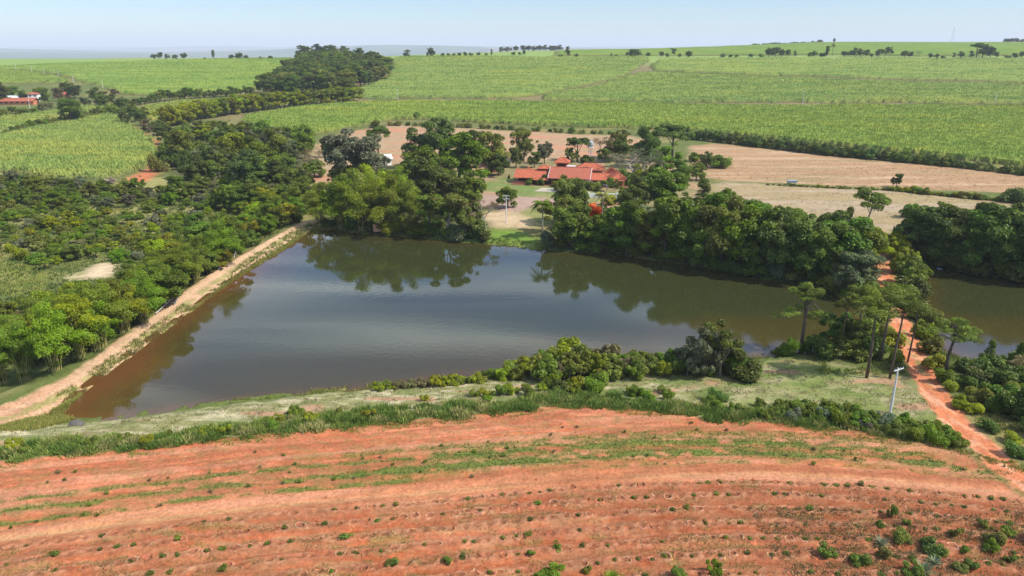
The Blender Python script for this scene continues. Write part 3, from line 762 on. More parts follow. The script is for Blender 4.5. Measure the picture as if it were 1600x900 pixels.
def make_pine(seed, kind, Ht=15.0, base=.72, R=(3.6, 3.6, 2.7), n=40, lean=0.0, ragged=False):
    rg = np.random.default_rng(seed); zc = Ht * (base + 1) / 2
    top = np.array([lean, 0, Ht * .93])
    tp = [np.array([0, 0, -.4]), top * .35 + rg.normal(0, .12, 3), top * .7 + rg.normal(0, .15, 3), top]
    cl = []
    if ragged:
        for k in range(n):
            z = rg.uniform(.38, 1.0); a = rg.uniform(0, 6.28); r = (1.15 - z) * 4.2 * rg.uniform(.35, 1) * (1.5 if math.cos(a) < 0 else .8)
            c = top * z; cl.append((c[0] + math.cos(a) * r, math.sin(a) * r, Ht * z * .98, rg.uniform(.45, .85), rg.uniform(.45, .85), rg.uniform(.3, .5), rg.uniform(.2, .7)))
        cl += ell_clumps(rg, 9, (lean, 0, Ht * .9), (1.6, 1.6, 1.4), (.5, .9), .3)
    else:
        cl = ell_clumps(rg, n, (lean, 0, zc), R, (.45, 1.0), .25, flat=.55, below=-.5)
    me_t = limb_mesh('trunk', tp, [.24, .2, .15, .06], cl[::1] if ragged else cl[::2], rg, M_BARK, .45 if ragged else .7)
    proto(kind, Ht, leaf_mesh('crown', cl, 2900 if not ragged else 2600, .25, rg, aspect=.3, up=.5), me_t)
for s_ in range(3): make_pine(80 + s_, 'pine', lean=(.3, -.5, .6)[s_])
make_pine(84, 'ragged_pine', 14, lean=.5, n=22, ragged=True)
for s_ in range(2): make_pine(86 + s_, 'wide_pine', 10, .55, (4.0, 4.0, 2.2), 30)

def make_conifer(seed):
    rg = np.random.default_rng(seed); cl = []
    for k in range(60):
        z = rg.uniform(.12, .98); a = rg.uniform(0, 6.28); r = (1 - z) ** .8 * 3.0 * rg.uniform(.5, 1.05)
        cl.append((math.cos(a) * r, math.sin(a) * r, z * 12, .75, .75, .45, rg.uniform(.2, .7)))
    me_t = limb_mesh('trunk', [(0, 0, -.4), (0, 0, 4), (.05, 0, 8), (0, 0, 11.6)], [.26, .2, .13, .04], cl[::4], rg, M_BARK, .1)
    proto('conifer', 12, leaf_mesh('crown', cl, 4600, .27, rg, aspect=.35, droop=.5), me_t)
make_conifer(90); make_conifer(91)

def make_bare(seed):
    rg = np.random.default_rng(seed); mb = MB(); tips = []
    def grow(p, d, L, r, lv):
        q = p + d * L; m = (p + q) / 2 + rg.normal(0, .06 * L, 3)
        mb.tube([p, m, q], [r, r * .8, r * .6], 5, False)
        if lv == 0: tips.append(q); return
        for _ in range(3):
            e = d + rg.normal(0, .55, 3); e[2] = abs(e[2]) * .7 + .15; grow(q, e / np.linalg.norm(e), L * rg.uniform(.62, .8), r * .55, lv - 1)
    grow(np.array([0, 0, -.3]), np.array([0, 0, 1.0]), 2.4, .2, 4)
    cl = [(*t_, .45, .45, .4, rg.uniform(.3, .7)) for t_ in tips]
    proto('bare', max(t_[2] for t_ in tips), leaf_mesh('crown', cl, 900, .14, rg), mb.mesh('trunk', M_PALE_BARK, True))
make_bare(95); make_bare(96)

def make_bamboo(seed, nc=24, Ht=13.0):
    rg = np.random.default_rng(seed); mb = MB(); cl = []
    for k in range(nc):
        a = rg.uniform(0, 6.283); b = rg.uniform(.1, 1.1); out = rg.uniform(.6, 5.8); h = Ht * rg.uniform(.62, 1.0) * (1 - .05 * out)
        d = np.array([math.cos(a), math.sin(a), 0]); pts = []
        for t_ in np.linspace(0, 1, 10):
            z = h * (1.42 * t_ - .62 * t_ ** 3 * (out / 4.2)); pts.append(d * (b + out * t_ ** 2) + np.array([0, 0, min(max(z, .2 * t_), Ht)]))
        mb.tube(pts[:8], np.linspace(.06, .025, 8), 4, False)
        base_tone = rg.uniform(.05, .45)
        for t_ in np.concatenate([np.arange(.12, .6, .16), np.arange(.6, 1.01, .065)]):
            i = t_ * 9; j = min(int(i), 8); p = pts[j] + (pts[j + 1] - pts[j]) * (i - j) + rg.normal(0, .22, 3)
            r = (.40 + .78 * sstep(.35, .85, np.array(t_))) * rg.uniform(.75, 1.15)
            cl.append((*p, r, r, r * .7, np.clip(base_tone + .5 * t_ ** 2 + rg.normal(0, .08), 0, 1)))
    zmax = max(c[2] + c[5] for c in cl)
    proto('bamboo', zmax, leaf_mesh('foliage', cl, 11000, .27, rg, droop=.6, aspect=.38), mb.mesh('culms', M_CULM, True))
for s_ in range(4): make_bamboo(100 + s_)

def make_palm(seed, Ht=9.0):
    rg = np.random.default_rng(seed); V, T = [], []
    for k in range(20):
        a = k * 2.4; e = rg.uniform(-.25, 1.1); L = 2.9
        d = np.array([math.cos(a), math.sin(a), 0]); prev = None
        for i in range(14):
            t_ = i / 13; p = np.array([0, 0, Ht]) + d * L * t_ * math.cos(e * .6) + np.array([0, 0, L * (math.sin(e) * t_ - .75 * t_ * t_)])
            side = np.cross(d, (0, 0, 1)); ll = .75 * math.sin(math.pi * (.12 + .85 * t_))
            for sg in (-1, 1):
                q = p + side * sg * ll + d * .25 - np.array([0, 0, .28 * ll + .1]); w = d * .13
                V += [p - w, p + w, q + w * .6, q - w * .6]; T += [rg.uniform(.2, .8)] * 4
    me = np_mesh('crown', np.array(V), np.arange(len(V)).reshape(-1, 4), M_LEAF, {'tone': ('FLOAT', 'POINT', np.array(T))})
    mb = MB(); mb.tube([(0, 0, -.3), (.08, 0, 3), (.02, 0, 6), (0, 0, Ht)], [.24, .18, .15, .13], 8)
    proto('palm', Ht + 1.6, me, mb.mesh('trunk', M_PALE_BARK, True))
make_palm(110); make_palm(111, 8.0)

def make_agave(seed):
    rg = np.random.default_rng(seed); V, T = [], []
    for k in range(34):
        a = k * 2.4; e = .15 + 1.1 * k / 34; L = rg.uniform(.8, 1.15)
        d = np.array([math.cos(a) * math.cos(e), math.sin(a) * math.cos(e), math.sin(e)]); s = np.cross(d, (0, 0, 1)); s /= np.linalg.norm(s) + 1e-6
        p0, p1, p2 = d * .05, d * L * .5, d * L - np.array([0, 0, .1])
        V += [p0 - s * .05, p0 + s * .05, p1 + s * .07, p1 - s * .07, p1 - s * .07, p1 + s * .07, p2 + s * .01, p2 - s * .01]; T += [rg.uniform(.4, .9)] * 8
    proto('rosette', 1.1, np_mesh('crown', np.array(V), np.arange(len(V)).reshape(-1, 4), M_LEAF, {'tone': ('FLOAT', 'POINT', np.array(T))}), None)
make_agave(115)

TINT = dict(dark=(.096, .138, .030), mid=(.130, .182, .032), bright=(.132, .200, .028), yellow=(.225, .262, .034), olive=(.165, .190, .040),
            grey=(.150, .170, .085), brown=(.175, .150, .070), red=(.50, .10, .045), gold=(.42, .28, .02), silver=(.155, .18, .11), pale=(.26, .285, .09), bamboo=(.145, .200, .030), pine=(.135, .170, .036), flower=(.36, .36, .26))
WORD = dict(dark='dark green', mid='mid green', bright='bright green', yellow='yellow green', olive='olive green', grey='grey green', brown='brownish', red='orange red flowering', gold='golden yellow', silver='silvery', pale='pale green', bamboo='fresh green', pine='deep green', flower='whitish flowering')
FORM = dict(round='round tree', open='loose tree', flat='flat topped tree', tall='tall tree', mango='bushy tree', shrub='shrub', thin_shrub='thin shrub', big_shrub='large shrub', young='seedling', pine='pine', ragged_pine='ragged pine', wide_pine='umbrella pine', conifer='pointed conifer', bare='nearly leafless tree', bamboo='bamboo clump', palm='palm', rosette='spiky rosette plant')
NAME = dict(round='round_tree', open='loose_crowned_tree', flat='flat_topped_tree', tall='tall_tree', mango='bushy_tree', shrub='shrub', thin_shrub='thin_shrub', big_shrub='large_shrub', young='young_shrub', pine='pine_tree', ragged_pine='pine_tree', wide_pine='umbrella_pine', conifer='conifer_tree', bare='leafless_tree', bamboo='bamboo_clump', palm='palm_tree', rosette='rosette_shrub')
CATE = dict(shrub='shrub', thin_shrub='shrub', big_shrub='shrub', young='seedling', bamboo='bamboo', palm='palm', rosette='shrub')
prnd = random.Random(11)
REG = []                                     # (object, px, look words, where, group)
def plant(kind, P, h, tint, where, group, w=1.0, rz=None, label=None, var=None, name=None):
    hp, crown, trunk = PROTO[kind][prnd.randrange(len(PROTO[kind])) if var is None else var]
    s = h / hp; sx = s * w * prnd.uniform(.92, 1.08); rz = prnd.uniform(0, 6.28) if rz is None else rz
    nm = name or NAME[kind]
    col = (*[c * prnd.uniform(.9, 1.1) for c in TINT[tint]], 1)
    if trunk is None:
        o = link(bpy.data.objects.new(nm, crown)); o.color = col; root = o
    else:
        root = link(bpy.data.objects.new(nm, None))
        for pn, me in (('culms' if kind == 'bamboo' else 'trunk', trunk), ('foliage' if kind == 'bamboo' else 'crown', crown)):
            c = link(bpy.data.objects.new(pn, me), root); c.color = col
            if pn == 'culms': c['kind'] = 'stuff'
    root.location = (P[0], P[1], P[2] - .05); root.rotation_euler = (0, 0, rz); root.scale = (sx, sx, s)
    root['category'] = CATE.get(kind, 'tree'); root['group'] = group
    if label: root['label'] = label
    else: REG.append((root, project(P)[0], f'{WORD[tint]} {FORM[kind]}', where))
    return root

def top_height(P, pytop):
    k = (450 - pytop) / FPX; return (k * P[1] * CP - P[1] * SP) / (CP + k * SP) + CH - P[2]

def trees(where, group, rows):
    """rows: kind, tint, px, py of the foot, py of the top, width factor"""
    for r in rows:
        kind, tint, px, py, pt = r[:5]; w = r[5] if len(r) > 5 else 1.0
        P = ground(px, py)
        while P[2] < .22 and 330 < py < 480: py -= 1.5; pt -= .6; P = ground(px, py)
        while P[2] < .15 and py < 640 and py >= 480: py += 1.5; P = ground(px, py)
        plant(kind, P, top_height(P, pt), tint, where, group, w, label=r[6] if len(r) > 6 else None, name='hedge_shrub' if 'hedge' in group else None)

def scatter(poly, spacing, seed, n=99999):
    """jittered points with a minimum spacing inside a ground polygon, farthest first"""
    P = np.asarray(poly); rg = np.random.default_rng(seed); out = []; x0, y0 = P.min(0); x1, y1 = P.max(0)
    cand = np.stack([rg.uniform(x0, x1, 6000), rg.uniform(y0, y1, 6000)], 1); cand = cand[inside(cand[:, 0], cand[:, 1], P)]
    for c in cand:
        sp = spacing(c) if callable(spacing) else spacing
        if all((c[0] - o[0]) ** 2 + (c[1] - o[1]) ** 2 > sp * sp for o in out): out.append(c)
        if len(out) >= n: break
    return [np.array([c[0], c[1], float(H(c[0], c[1])[0])]) for c in out]

# ---- far shore grove left of the lawn
w1 = 'in the grove across the lake'; g1 = 'trees in the far shore grove'
trees(w1, g1, [
    ('bamboo', 'bamboo', 500, 356, 285, 1.0), ('bamboo', 'bamboo', 532, 357, 272, 1.1), ('bamboo', 'bamboo', 568, 360, 262, 1.15), ('bamboo', 'bamboo', 606, 363, 272, 1.1), ('bamboo', 'bamboo', 640, 364, 280, 1.0),
    ('bamboo', 'yellow', 585, 345, 255, 1.0), ('bamboo', 'bamboo', 622, 345, 258, .9),
    ('open', 'olive', 700, 373, 300, 1.15), ('flat', 'mid', 672, 368, 305, .9), ('round', 'olive', 735, 372, 318, .9), ('bare', 'brown', 757, 362, 318, 1.3), ('shrub', 'dark', 752, 376, 350, 1.2), ('shrub', 'grey', 720, 378, 352, 1.2), ('shrub', 'mid', 660, 371, 345, 1.2), ('shrub', 'yellow', 613, 369, 338, .9), ('shrub', 'olive', 640, 371, 345, 1.),
    ('round', 'dark', 650, 330, 250, 1.0), ('tall', 'dark', 690, 325, 262, 1.1), ('round', 'mid', 735, 330, 270, 1.0), ('round', 'bright', 718, 290, 212, 1.15), ('round', 'bright', 655, 296, 232, 1.1), ('round', 'mid', 690, 300, 240, 1.0), ('tall', 'dark', 628, 320, 262, 1.1),
    ('round', 'grey', 557, 296, 205, 1.1), ('flat', 'dark', 591, 240, 198, .8), ('round', 'dark', 512, 246, 217, .85), ('bare', 'brown', 494, 272, 236, 1.2), ('round', 'dark', 674, 262, 178, .95), ('open', 'dark', 705, 262, 208, .9), ('tall', 'olive', 768, 270, 205, 1.1), ('round', 'dark', 745, 255, 205, 1.0), ('round', 'dark', 779, 275, 238, .9), ('shrub', 'mid', 587, 200, 187, 1.2), ('round', 'mid', 535, 300, 258, 1.), ('tall', 'mid', 600, 300, 262, .9)])

def understory(gp, sp, seed, n, where, group, tints=('dark', 'mid', 'dark', 'olive'), h=(2.2, 4.2)):
    for P in scatter(gp, sp, seed, n):
        if P[2] < .2: continue
        plant(prnd.choice(['big_shrub', 'big_shrub', 'shrub']), P, prnd.uniform(*h), prnd.choice(tints), where, group, 1.25, name='understory_shrub')
understory(GROVES[0], 6.5, 43, 40, w1, g1)
# ---- cluster left of the grove
w2 = 'in the woodland beside the red track'; g2 = 'trees by the red track'
trees(w2, g2, [
    ('round', 'olive', 285, 258, 205, .9), ('mango', 'yellow', 365, 256, 203, .95), ('tall', 'dark', 330, 268, 222, 1.), ('round', 'mid', 400, 268, 214, 1.0), ('round', 'olive', 432, 262, 203, .9), ('mango', 'bright', 476, 238, 194, 1.0), ('tall', 'grey', 452, 262, 216, 1.2),
    ('round', 'dark', 312, 292, 246, 1.0), ('open', 'olive', 345, 292, 250, 1.0), ('round', 'dark', 395, 296, 238, 1.1), ('round', 'dark', 440, 298, 252, 1.), ('tall', 'olive', 465, 305, 262, 1.1), ('round', 'dark', 293, 280, 238, .8), ('open', 'mid', 420, 285, 232, 1.2), ('open', 'grey', 375, 280, 236, 1.), ('round', 'mid', 478, 330, 280, 1.),
    ('flat', 'mid', 335, 216, 188, .9), ('round', 'dark', 310, 218, 190, .9), ('flat', 'olive', 385, 220, 190, .9), ('round', 'grey', 425, 224, 198, 1.), ('round', 'dark', 350, 232, 205, .8), ('tall', 'mid', 270, 240, 212, 1.0), ('round', 'dark', 258, 226, 192, .9), ('bare', 'brown', 450, 240, 215, 1.2), ('shrub', 'olive', 246, 268, 240, .8), ('shrub', 'mid', 250, 254, 236, .8), ('shrub', 'yellow', 500, 318, 296, 1.), ('round', 'dark', 415, 250, 222, .9), ('round', 'mid', 388, 246, 216, .9)])

CLUP = gpoly([(262, 232), (300, 212), (360, 205), (430, 212), (470, 225), (488, 262), (500, 300), (470, 315), (400, 302), (310, 296), (270, 280)], 0)
for P in scatter(CLUP, 9.5, 42, 60):
    plant(prnd.choice(['round', 'mango', 'tall', 'big_shrub']), P, prnd.uniform(5, 9.5), prnd.choice(['dark', 'mid', 'olive', 'mid', 'yellow', 'grey']), w2, g2, 1.15)
# ---- roadside row
w3 = 'in the clipped roadside row'; g3 = 'roadside tree row'
L3 = np.array([(262, 199), (300, 188), (350, 180), (400, 173), (450, 167), (500, 163), (556, 158)])
for i, px in enumerate(np.linspace(262, 553, 36)):
    py = float(np.interp(px, L3[:, 0], L3[:, 1])); h = (32 - 6 * i / 35 if i < 22 else 25) + prnd.uniform(-2, 2)
    trees(w3, g3, [('mango', ('yellow', 'yellow', 'olive', 'yellow')[i % 4] if i < 27 else ('mid', 'olive', 'yellow')[i % 3], px, py, py - h, 1.25)])

# ---- wood on the slope
w4 = 'in the wood on the slope'; g4 = 'trees of the wood on the slope'
WOODP = gpoly([(402, 146), (425, 135), (455, 118), (478, 100), (500, 97), (545, 99), (590, 104), (612, 112), (600, 124), (575, 134), (545, 143), (500, 151), (440, 151)], 0)
for P in scatter(WOODP, 11.5, 41, 150):
    plant(prnd.choice(['round', 'round', 'tall', 'mango']), P, prnd.uniform(13, 18.5), prnd.choice(['dark', 'dark', 'dark', 'mid', 'olive']), w4, g4, 1.25)
trees(w4, g4, [('mango', 'olive', 505, 149, 104, 1.15), ('tall', 'dark', 472, 88, 70, 1.3), ('round', 'dark', 495, 88, 70, 1.2), ('round', 'dark', 515, 89, 71, 1.2), ('round', 'dark', 540, 92, 73, 1.1), ('round', 'dark', 560, 96, 76, 1.1), ('tall', 'dark', 480, 92, 72, 1.2), ('tall', 'dark', 585, 104, 84, 1.2), ('round', 'mid', 545, 145, 122, 1.0)])

# ---- far left: trees round the village, the hedge, the creek
w5 = 'by the far red roofed farm'; g5 = 'trees around the far farm'
trees(w5, g5, [('round', 'dark', 3, 163, 130, 1.0), ('round', 'mid', 22, 152, 135, 1.2), ('round', 'dark', 38, 157, 140, 1.1), ('mango', 'olive', 65, 155, 134, 1.2), ('round', 'mid', 70, 162, 145, 1.), ('round', 'dark', 105, 152, 127, 1.3), ('round', 'dark', 118, 154, 134, 1.2), ('round', 'brown', 92, 158, 138, 1.), ('round', 'dark', 150, 158, 138, 1.2), ('tall', 'dark', 160, 170, 145, 1.3), ('round', 'dark', 168, 166, 140, 1.1), ('round', 'grey', 135, 168, 152, 1.2), ('round', 'olive', 120, 172, 158, 1.1), ('round', 'mid', 20, 178, 166, 1.3), ('shrub', 'mid', 50, 178, 168, 1.6), ('shrub', 'brown', 75, 174, 160, 1.5), ('shrub', 'olive', 5, 180, 170, 1.5), ('shrub', 'mid', 35, 180, 169, 1.5), ('round', 'brown', 180, 150, 138, 1.2), ('tall', 'dark', 112, 193, 148, 1.15, 'tall dark tree rising from the hedge behind the yellow green cane patch')])
w6 = 'in the hedge behind the cane patch'; g6 = 'hedge behind the cane patch'
for i, px in enumerate(np.linspace(4, 178, 22)):
    py = float(np.interp(px, [0, 30, 60, 100, 140, 180], [216, 207, 200, 193, 185, 177]))
    trees(w6, g6, [('big_shrub', prnd.choice(['mid', 'dark', 'mid', 'olive', 'grey']), px, py, py - prnd.uniform(9, 17), 1.1)])
w7 = 'along the creek below the far slope'; g7 = 'trees along the creek'
for i, px in enumerate(np.linspace(186, 392, 27)):
    py = float(np.interp(px, [186, 220, 260, 300, 350, 400], [168, 164, 157, 154, 151, 148]))
    trees(w7, g7, [(prnd.choice(['round', 'tall', 'mango']), prnd.choice(['dark', 'mid', 'dark', 'olive']), px, py, py - prnd.uniform(10, 18), 1.15)])
w8 = 'on the red track bend'; g8 = 'trees on the track bend'
trees(w8, g8, [('round', 'dark', 193, 172, 152, 1.1), ('round', 'mid', 203, 182, 160, 1.1), ('tall', 'dark', 212, 190, 166, 1.2), ('round', 'dark', 196, 196, 172, .9), ('round', 'dark', 222, 196, 176, 1.), ('round', 'brown', 232, 207, 184, 1.), ('round', 'dark', 246, 212, 186, 1.), ('bare', 'brown', 240, 214, 196, 1.3), ('round', 'olive', 228, 186, 168, 1.)])

# ---- skyline
w9 = 'on the skyline'; g9 = 'skyline trees'
def sky_trees(rows, d=1000.0):
    for kind, tint, px, hpx, w in rows:
        P = at_dist(px, d); pp = project(P)[1]
        plant(kind, P, top_height(P, pp - hpx), tint, w9, g9, w)
sky_trees([('round', 'dark', 240, 8, 1.1), ('round', 'dark', 250, 10, 1.1), ('round', 'dark', 262, 9, 1.1), ('mango', 'dark', 274, 8, 1.2), ('round', 'dark', 288, 10, 1.1), ('tall', 'dark', 334, 17, .45), ('round', 'dark', 320, 3, 1.5), ('round', 'dark', 362, 8, 1.2), ('round', 'dark', 374, 11, 1.2), ('round', 'dark', 385, 8, 1.2), ('round', 'mid', 408, 6, 1.3), ('round', 'dark', 423, 7, 1.3)], 1080)
sky_trees([('tall', 'grey', 636, 13, 1.3), ('round', 'dark', 674, 16, .9), ('tall', 'dark', 668, 9, .7)] + [('round', 'dark', px, prnd.uniform(4, 7), 1.2) for px in (692, 701, 709, 718, 727, 736, 748, 760)] + [('tall', 'dark', 768, 11, .5), ('round', 'dark', 802, 6, 1.2), ('round', 'dark', 812, 5, 1.2), ('tall', 'dark', 819, 10, .8)], 1040)
sky_trees([('round', 'grey', px, 9, 1.3) for px in (785, 795, 806, 818, 826, 835, 843, 852, 860, 868, 875)], 1350)
sky_trees([('tall', 'dark', 887, 17, .7), ('shrub', 'dark', 876, 4, 1.6), ('shrub', 'dark', 901, 5, 1.2), ('tall', 'dark', 955, 7, .7), ('shrub', 'dark', 963, 4, 1.), ('round', 'dark', 983, 11, 1.2), ('round', 'dark', 990, 12, 1.2), ('round', 'dark', 997, 11, 1.1), ('round', 'dark', 1012, 7, 1.3), ('round', 'dark', 1034, 8, 1.3), ('shrub', 'dark', 1042, 6, .8), ('open', 'dark', 1052, 14, .8), ('shrub', 'dark', 1062, 6, .8), ('mango', 'dark', 1076, 10, 1.2), ('shrub', 'dark', 1130, 6, 1.2), ('shrub', 'dark', 1142, 4, 1.6), ('shrub', 'dark', 1150, 4, 1.4), ('shrub', 'mid', 1174, 5, 1.5), ('shrub', 'mid', 1188, 5, 1.5),
    ('round', 'dark', 1201, 14, 1.1), ('round', 'dark', 1211, 15, 1.1), ('round', 'dark', 1221, 12, 1.1), ('tall', 'dark', 1231, 13, 1.1), ('tall', 'dark', 1242, 10, .8), ('shrub', 'dark', 1266, 7, 1.2), ('round', 'dark', 1273, 10, .9), ('shrub', 'dark', 1284, 6, 1.5), ('tall', 'dark', 1292, 19, .5), ('ragged_pine', 'dark', 1300, 29, .6), ('round', 'dark', 1290, 7, 1.1),
    ('round', 'dark', 1319, 9, 1.3), ('round', 'dark', 1329, 10, 1.2), ('tall', 'dark', 1335, 15, .9), ('round', 'dark', 1344, 12, 1.2), ('round', 'dark', 1353, 11, 1.2), ('round', 'dark', 1361, 6, 1.2), ('round', 'dark', 1372, 12, 1.), ('open', 'dark', 1382, 14, 1.), ('open', 'dark', 1389, 17, .8), ('round', 'olive', 1413, 11, 1.2), ('round', 'dark', 1422, 9, 1.2), ('bare', 'brown', 1434, 10, 1.2), ('round', 'dark', 1454, 8, 1.2), ('round', 'dark', 1463, 7, 1.3), ('shrub', 'dark', 1473, 4, 1.4), ('tall', 'dark', 1490, 9, .9), ('round', 'dark', 1501, 10, 1.2), ('tall', 'dark', 1517, 12, 1.), ('flat', 'dark', 1525, 24, .8), ('round', 'dark', 1535, 20, 1.), ('round', 'dark', 1547, 18, .9), ('round', 'dark', 1556, 9, 1.), ('shrub', 'mid', 1574, 4, 1.8), ('shrub', 'dark', 1585, 7, 1.3), ('round', 'dark', 1597, 10, 1.1)], 1000)
w9b = 'in the hazy grove beyond the skyline'; 
for px in np.linspace(1138, 1282, 26):
    P = at_dist(px, 1900 + prnd.uniform(-40, 40)); P[2] -= 6 if px < 1240 else 4
    plant('round', P, prnd.uniform(10, 14), 'dark', w9b, 'hazy far grove', 1.3)
for px in (1572, 1580, 1588, 1596, 1604):
    P = at_dist(px, 1720); plant('round', P, prnd.uniform(8, 11), 'dark', 'on the far crest', 'far crest trees', 1.4)

# ---- around the house
w10 = 'around the farmhouse'; g10 = 'garden trees round the farmhouse'
trees(w10, g10, [('round', 'olive', 818, 252, 204, .85), ('round', 'dark', 806, 262, 232, .9), ('round', 'mid', 835, 262, 238, .9), ('round', 'grey', 851, 256, 222, .8), ('flat', 'dark', 902, 252, 215, .95), ('round', 'mid', 893, 254, 228, .9), ('shrub', 'dark', 915, 254, 242, 1.4), ('bare', 'brown', 936, 250, 215, 1.1), ('round', 'olive', 962, 248, 203, .85), ('round', 'mid', 975, 252, 214, .9), ('mango', 'mid', 945, 254, 230, 1.), ('round', 'dark', 1005, 262, 202, .7), ('tall', 'dark', 1015, 255, 198, .8), ('flat', 'dark', 1050, 250, 195, 1.1), ('round', 'bright', 1040, 275, 224, .95), ('bare', 'grey', 988, 288, 235, 1.3), ('bare', 'grey', 975, 280, 242, 1.2), ('round', 'mid', 1062, 290, 252, 1.1), ('mango', 'dark', 1104, 265, 236, .9), ('mango', 'mid', 1088, 282, 252, .9), ('shrub', 'mid', 1120, 262, 242, 1.2), ('shrub', 'olive', 1135, 260, 246, 1.2), ('shrub', 'mid', 1085, 252, 238, 1.2), ('shrub', 'dark', 790, 262, 250, 1.), ('tall', 'mid', 792, 305, 290, .8),
    ('shrub', 'dark', 818, 283, 272, .7), ('shrub', 'dark', 795, 280, 272, .45), ('shrub', 'olive', 828, 288, 277, 1.), ('shrub', 'olive', 842, 284, 273, 1.), ('shrub', 'dark', 852, 288, 272, .8), ('shrub', 'dark', 846, 290, 278, .8), ('mango', 'mid', 793, 325, 289, .9), ('shrub', 'yellow', 1000, 290, 265, .9), ('shrub', 'mid', 978, 288, 262, 1.), ('tall', 'yellow', 995, 285, 252, .7), ('shrub', 'mid', 970, 290, 272, 1.0), ('shrub', 'bright', 905, 294, 282, 1.1), ('shrub', 'mid', 918, 296, 283, 1.), ('tall', 'mid', 880, 300, 272, .8), ('open', 'bright', 948, 300, 276, .9), ('shrub', 'olive', 932, 297, 284, 1.2), ('open', 'mid', 960, 305, 280, .8), ('round', 'dark', 1012, 300, 262, .8), ('shrub', 'yellow', 868, 292, 282, 1.)])

# ---- far shore right of the lawn
w11 = 'in the shore wood below the farmhouse'; g11 = 'trees of the far shore wood'
trees(w11, g11, [('tall', 'olive', 890, 350, 272, 1.0), ('conifer', 'dark', 905, 352, 285, 1.1), ('round', 'mid', 893, 388, 318, .95), ('flat', 'bright', 893, 360, 322, .6), ('tall', 'olive', 915, 390, 338, 1.), ('tall', 'mid', 940, 392, 332, 1.), ('open', 'olive', 865, 366, 308, .9), ('shrub', 'brown', 940, 333, 315, 1.), ('shrub', 'red', 921, 345, 318, 1.), ('shrub', 'red', 930, 347, 322, .8), ('shrub', 'yellow', 950, 320, 302, 1.2),
    ('round', 'mid', 1035, 332, 264, 1.2), ('tall', 'dark', 1000, 336, 276, 1.), ('round', 'mid', 985, 340, 290, 1.), ('conifer', 'pine', 1095, 352, 277, 1.2), ('conifer', 'pine', 1110, 358, 305, 1.),
    ('round', 'mid', 962, 396, 322, 1.), ('round', 'mid', 985, 400, 318, .9), ('open', 'grey', 1008, 380, 310, .9), ('round', 'olive', 1012, 405, 335, .9), ('round', 'mid', 1040, 408, 312, .85), ('round', 'bright', 1070, 412, 318, .85), ('round', 'mid', 1100, 418, 320, .85), ('round', 'olive', 1128, 422, 312, .8), ('round', 'bright', 1155, 430, 325, .85), ('tall', 'mid', 1185, 434, 330, 1.), ('round', 'dark', 1215, 438, 335, .85), ('round', 'mid', 1170, 405, 320, 1.), ('round', 'bright', 1120, 395, 305, 1.), ('round', 'mid', 1078, 395, 315, 1.), ('tall', 'dark', 1240, 440, 345, 1.1), ('round', 'mid', 1262, 442, 352, .9), ('round', 'mid', 1235, 410, 330, 1.), ('round', 'dark', 1290, 432, 335, 1.), ('tall', 'mid', 1312, 436, 328, 1.1), ('round', 'mid', 1330, 432, 345, 1.), ('round', 'dark', 1275, 415, 335, 1.), ('round', 'yellow', 1215, 395, 332, .9), ('tall', 'mid', 975, 398, 345, 1.1), ('round', 'dark', 945, 392, 350, 1.),
    ('shrub', 'mid', 905, 393, 374, 1.2), ('shrub', 'mid', 930, 394, 378, 1.2), ('shrub', 'grey', 855, 384, 362, 1.), ('shrub', 'mid', 875, 386, 362, .9), ('shrub', 'mid', 960, 398, 382, 1.2), ('shrub', 'olive', 1000, 402, 386, 1.2), ('shrub', 'olive', 1035, 408, 388, 1.2), ('shrub', 'mid', 1090, 416, 392, 1.2), ('shrub', 'mid', 1120, 421, 398, 1.2), ('shrub', 'dark', 1150, 430, 402, 1.3), ('shrub', 'mid', 1180, 435, 406, 1.2), ('shrub', 'grey', 1210, 440, 410, 1.2), ('shrub', 'olive', 1245, 444, 418, 1.2)])
trees(w11, g11, [('palm', 'bright', 847, 372, 306, 1.0, 'tall palm with a pale slim trunk at the lawn edge by the lake'), ('palm', 'pale', 940, 352, 295, .9, 'bushy palm in front of the farmhouse terrace')])

understory(GROVES[1], 6.5, 44, 50, w11, g11)
def shore_shrubs(poly, px0, px1, pym, step, where, group):
    P_ = np.asarray(poly); L_ = np.concatenate([[0], np.cumsum(np.hypot(*np.diff(P_, axis=0).T))]); c_ = P_.mean(0)
    for s_ in np.arange(0, L_[-1], step):
        x, y = np.interp(s_, L_, P_[:, 0]), np.interp(s_, L_, P_[:, 1]); px, py = project((x, y, 0))
        if not (px0 < px < px1 and py < pym): continue
        x += prnd.uniform(-.6, .6); y += prnd.uniform(1.8, 3.2); z = float(H(x, y)[0])
        plant(prnd.choice(['big_shrub', 'shrub', 'big_shrub']), np.array([x, y, max(z, .05)]), prnd.uniform(1.8, 3.4), prnd.choice(['mid', 'olive', 'mid', 'dark', 'bright']), where, group, 1.2, name='shore_shrub')
shore_shrubs(POND, 880, 1340, 475, 2.3, w11, g11)
shore_shrubs(POND, 500, 760, 385, 2.8, w1, g1)
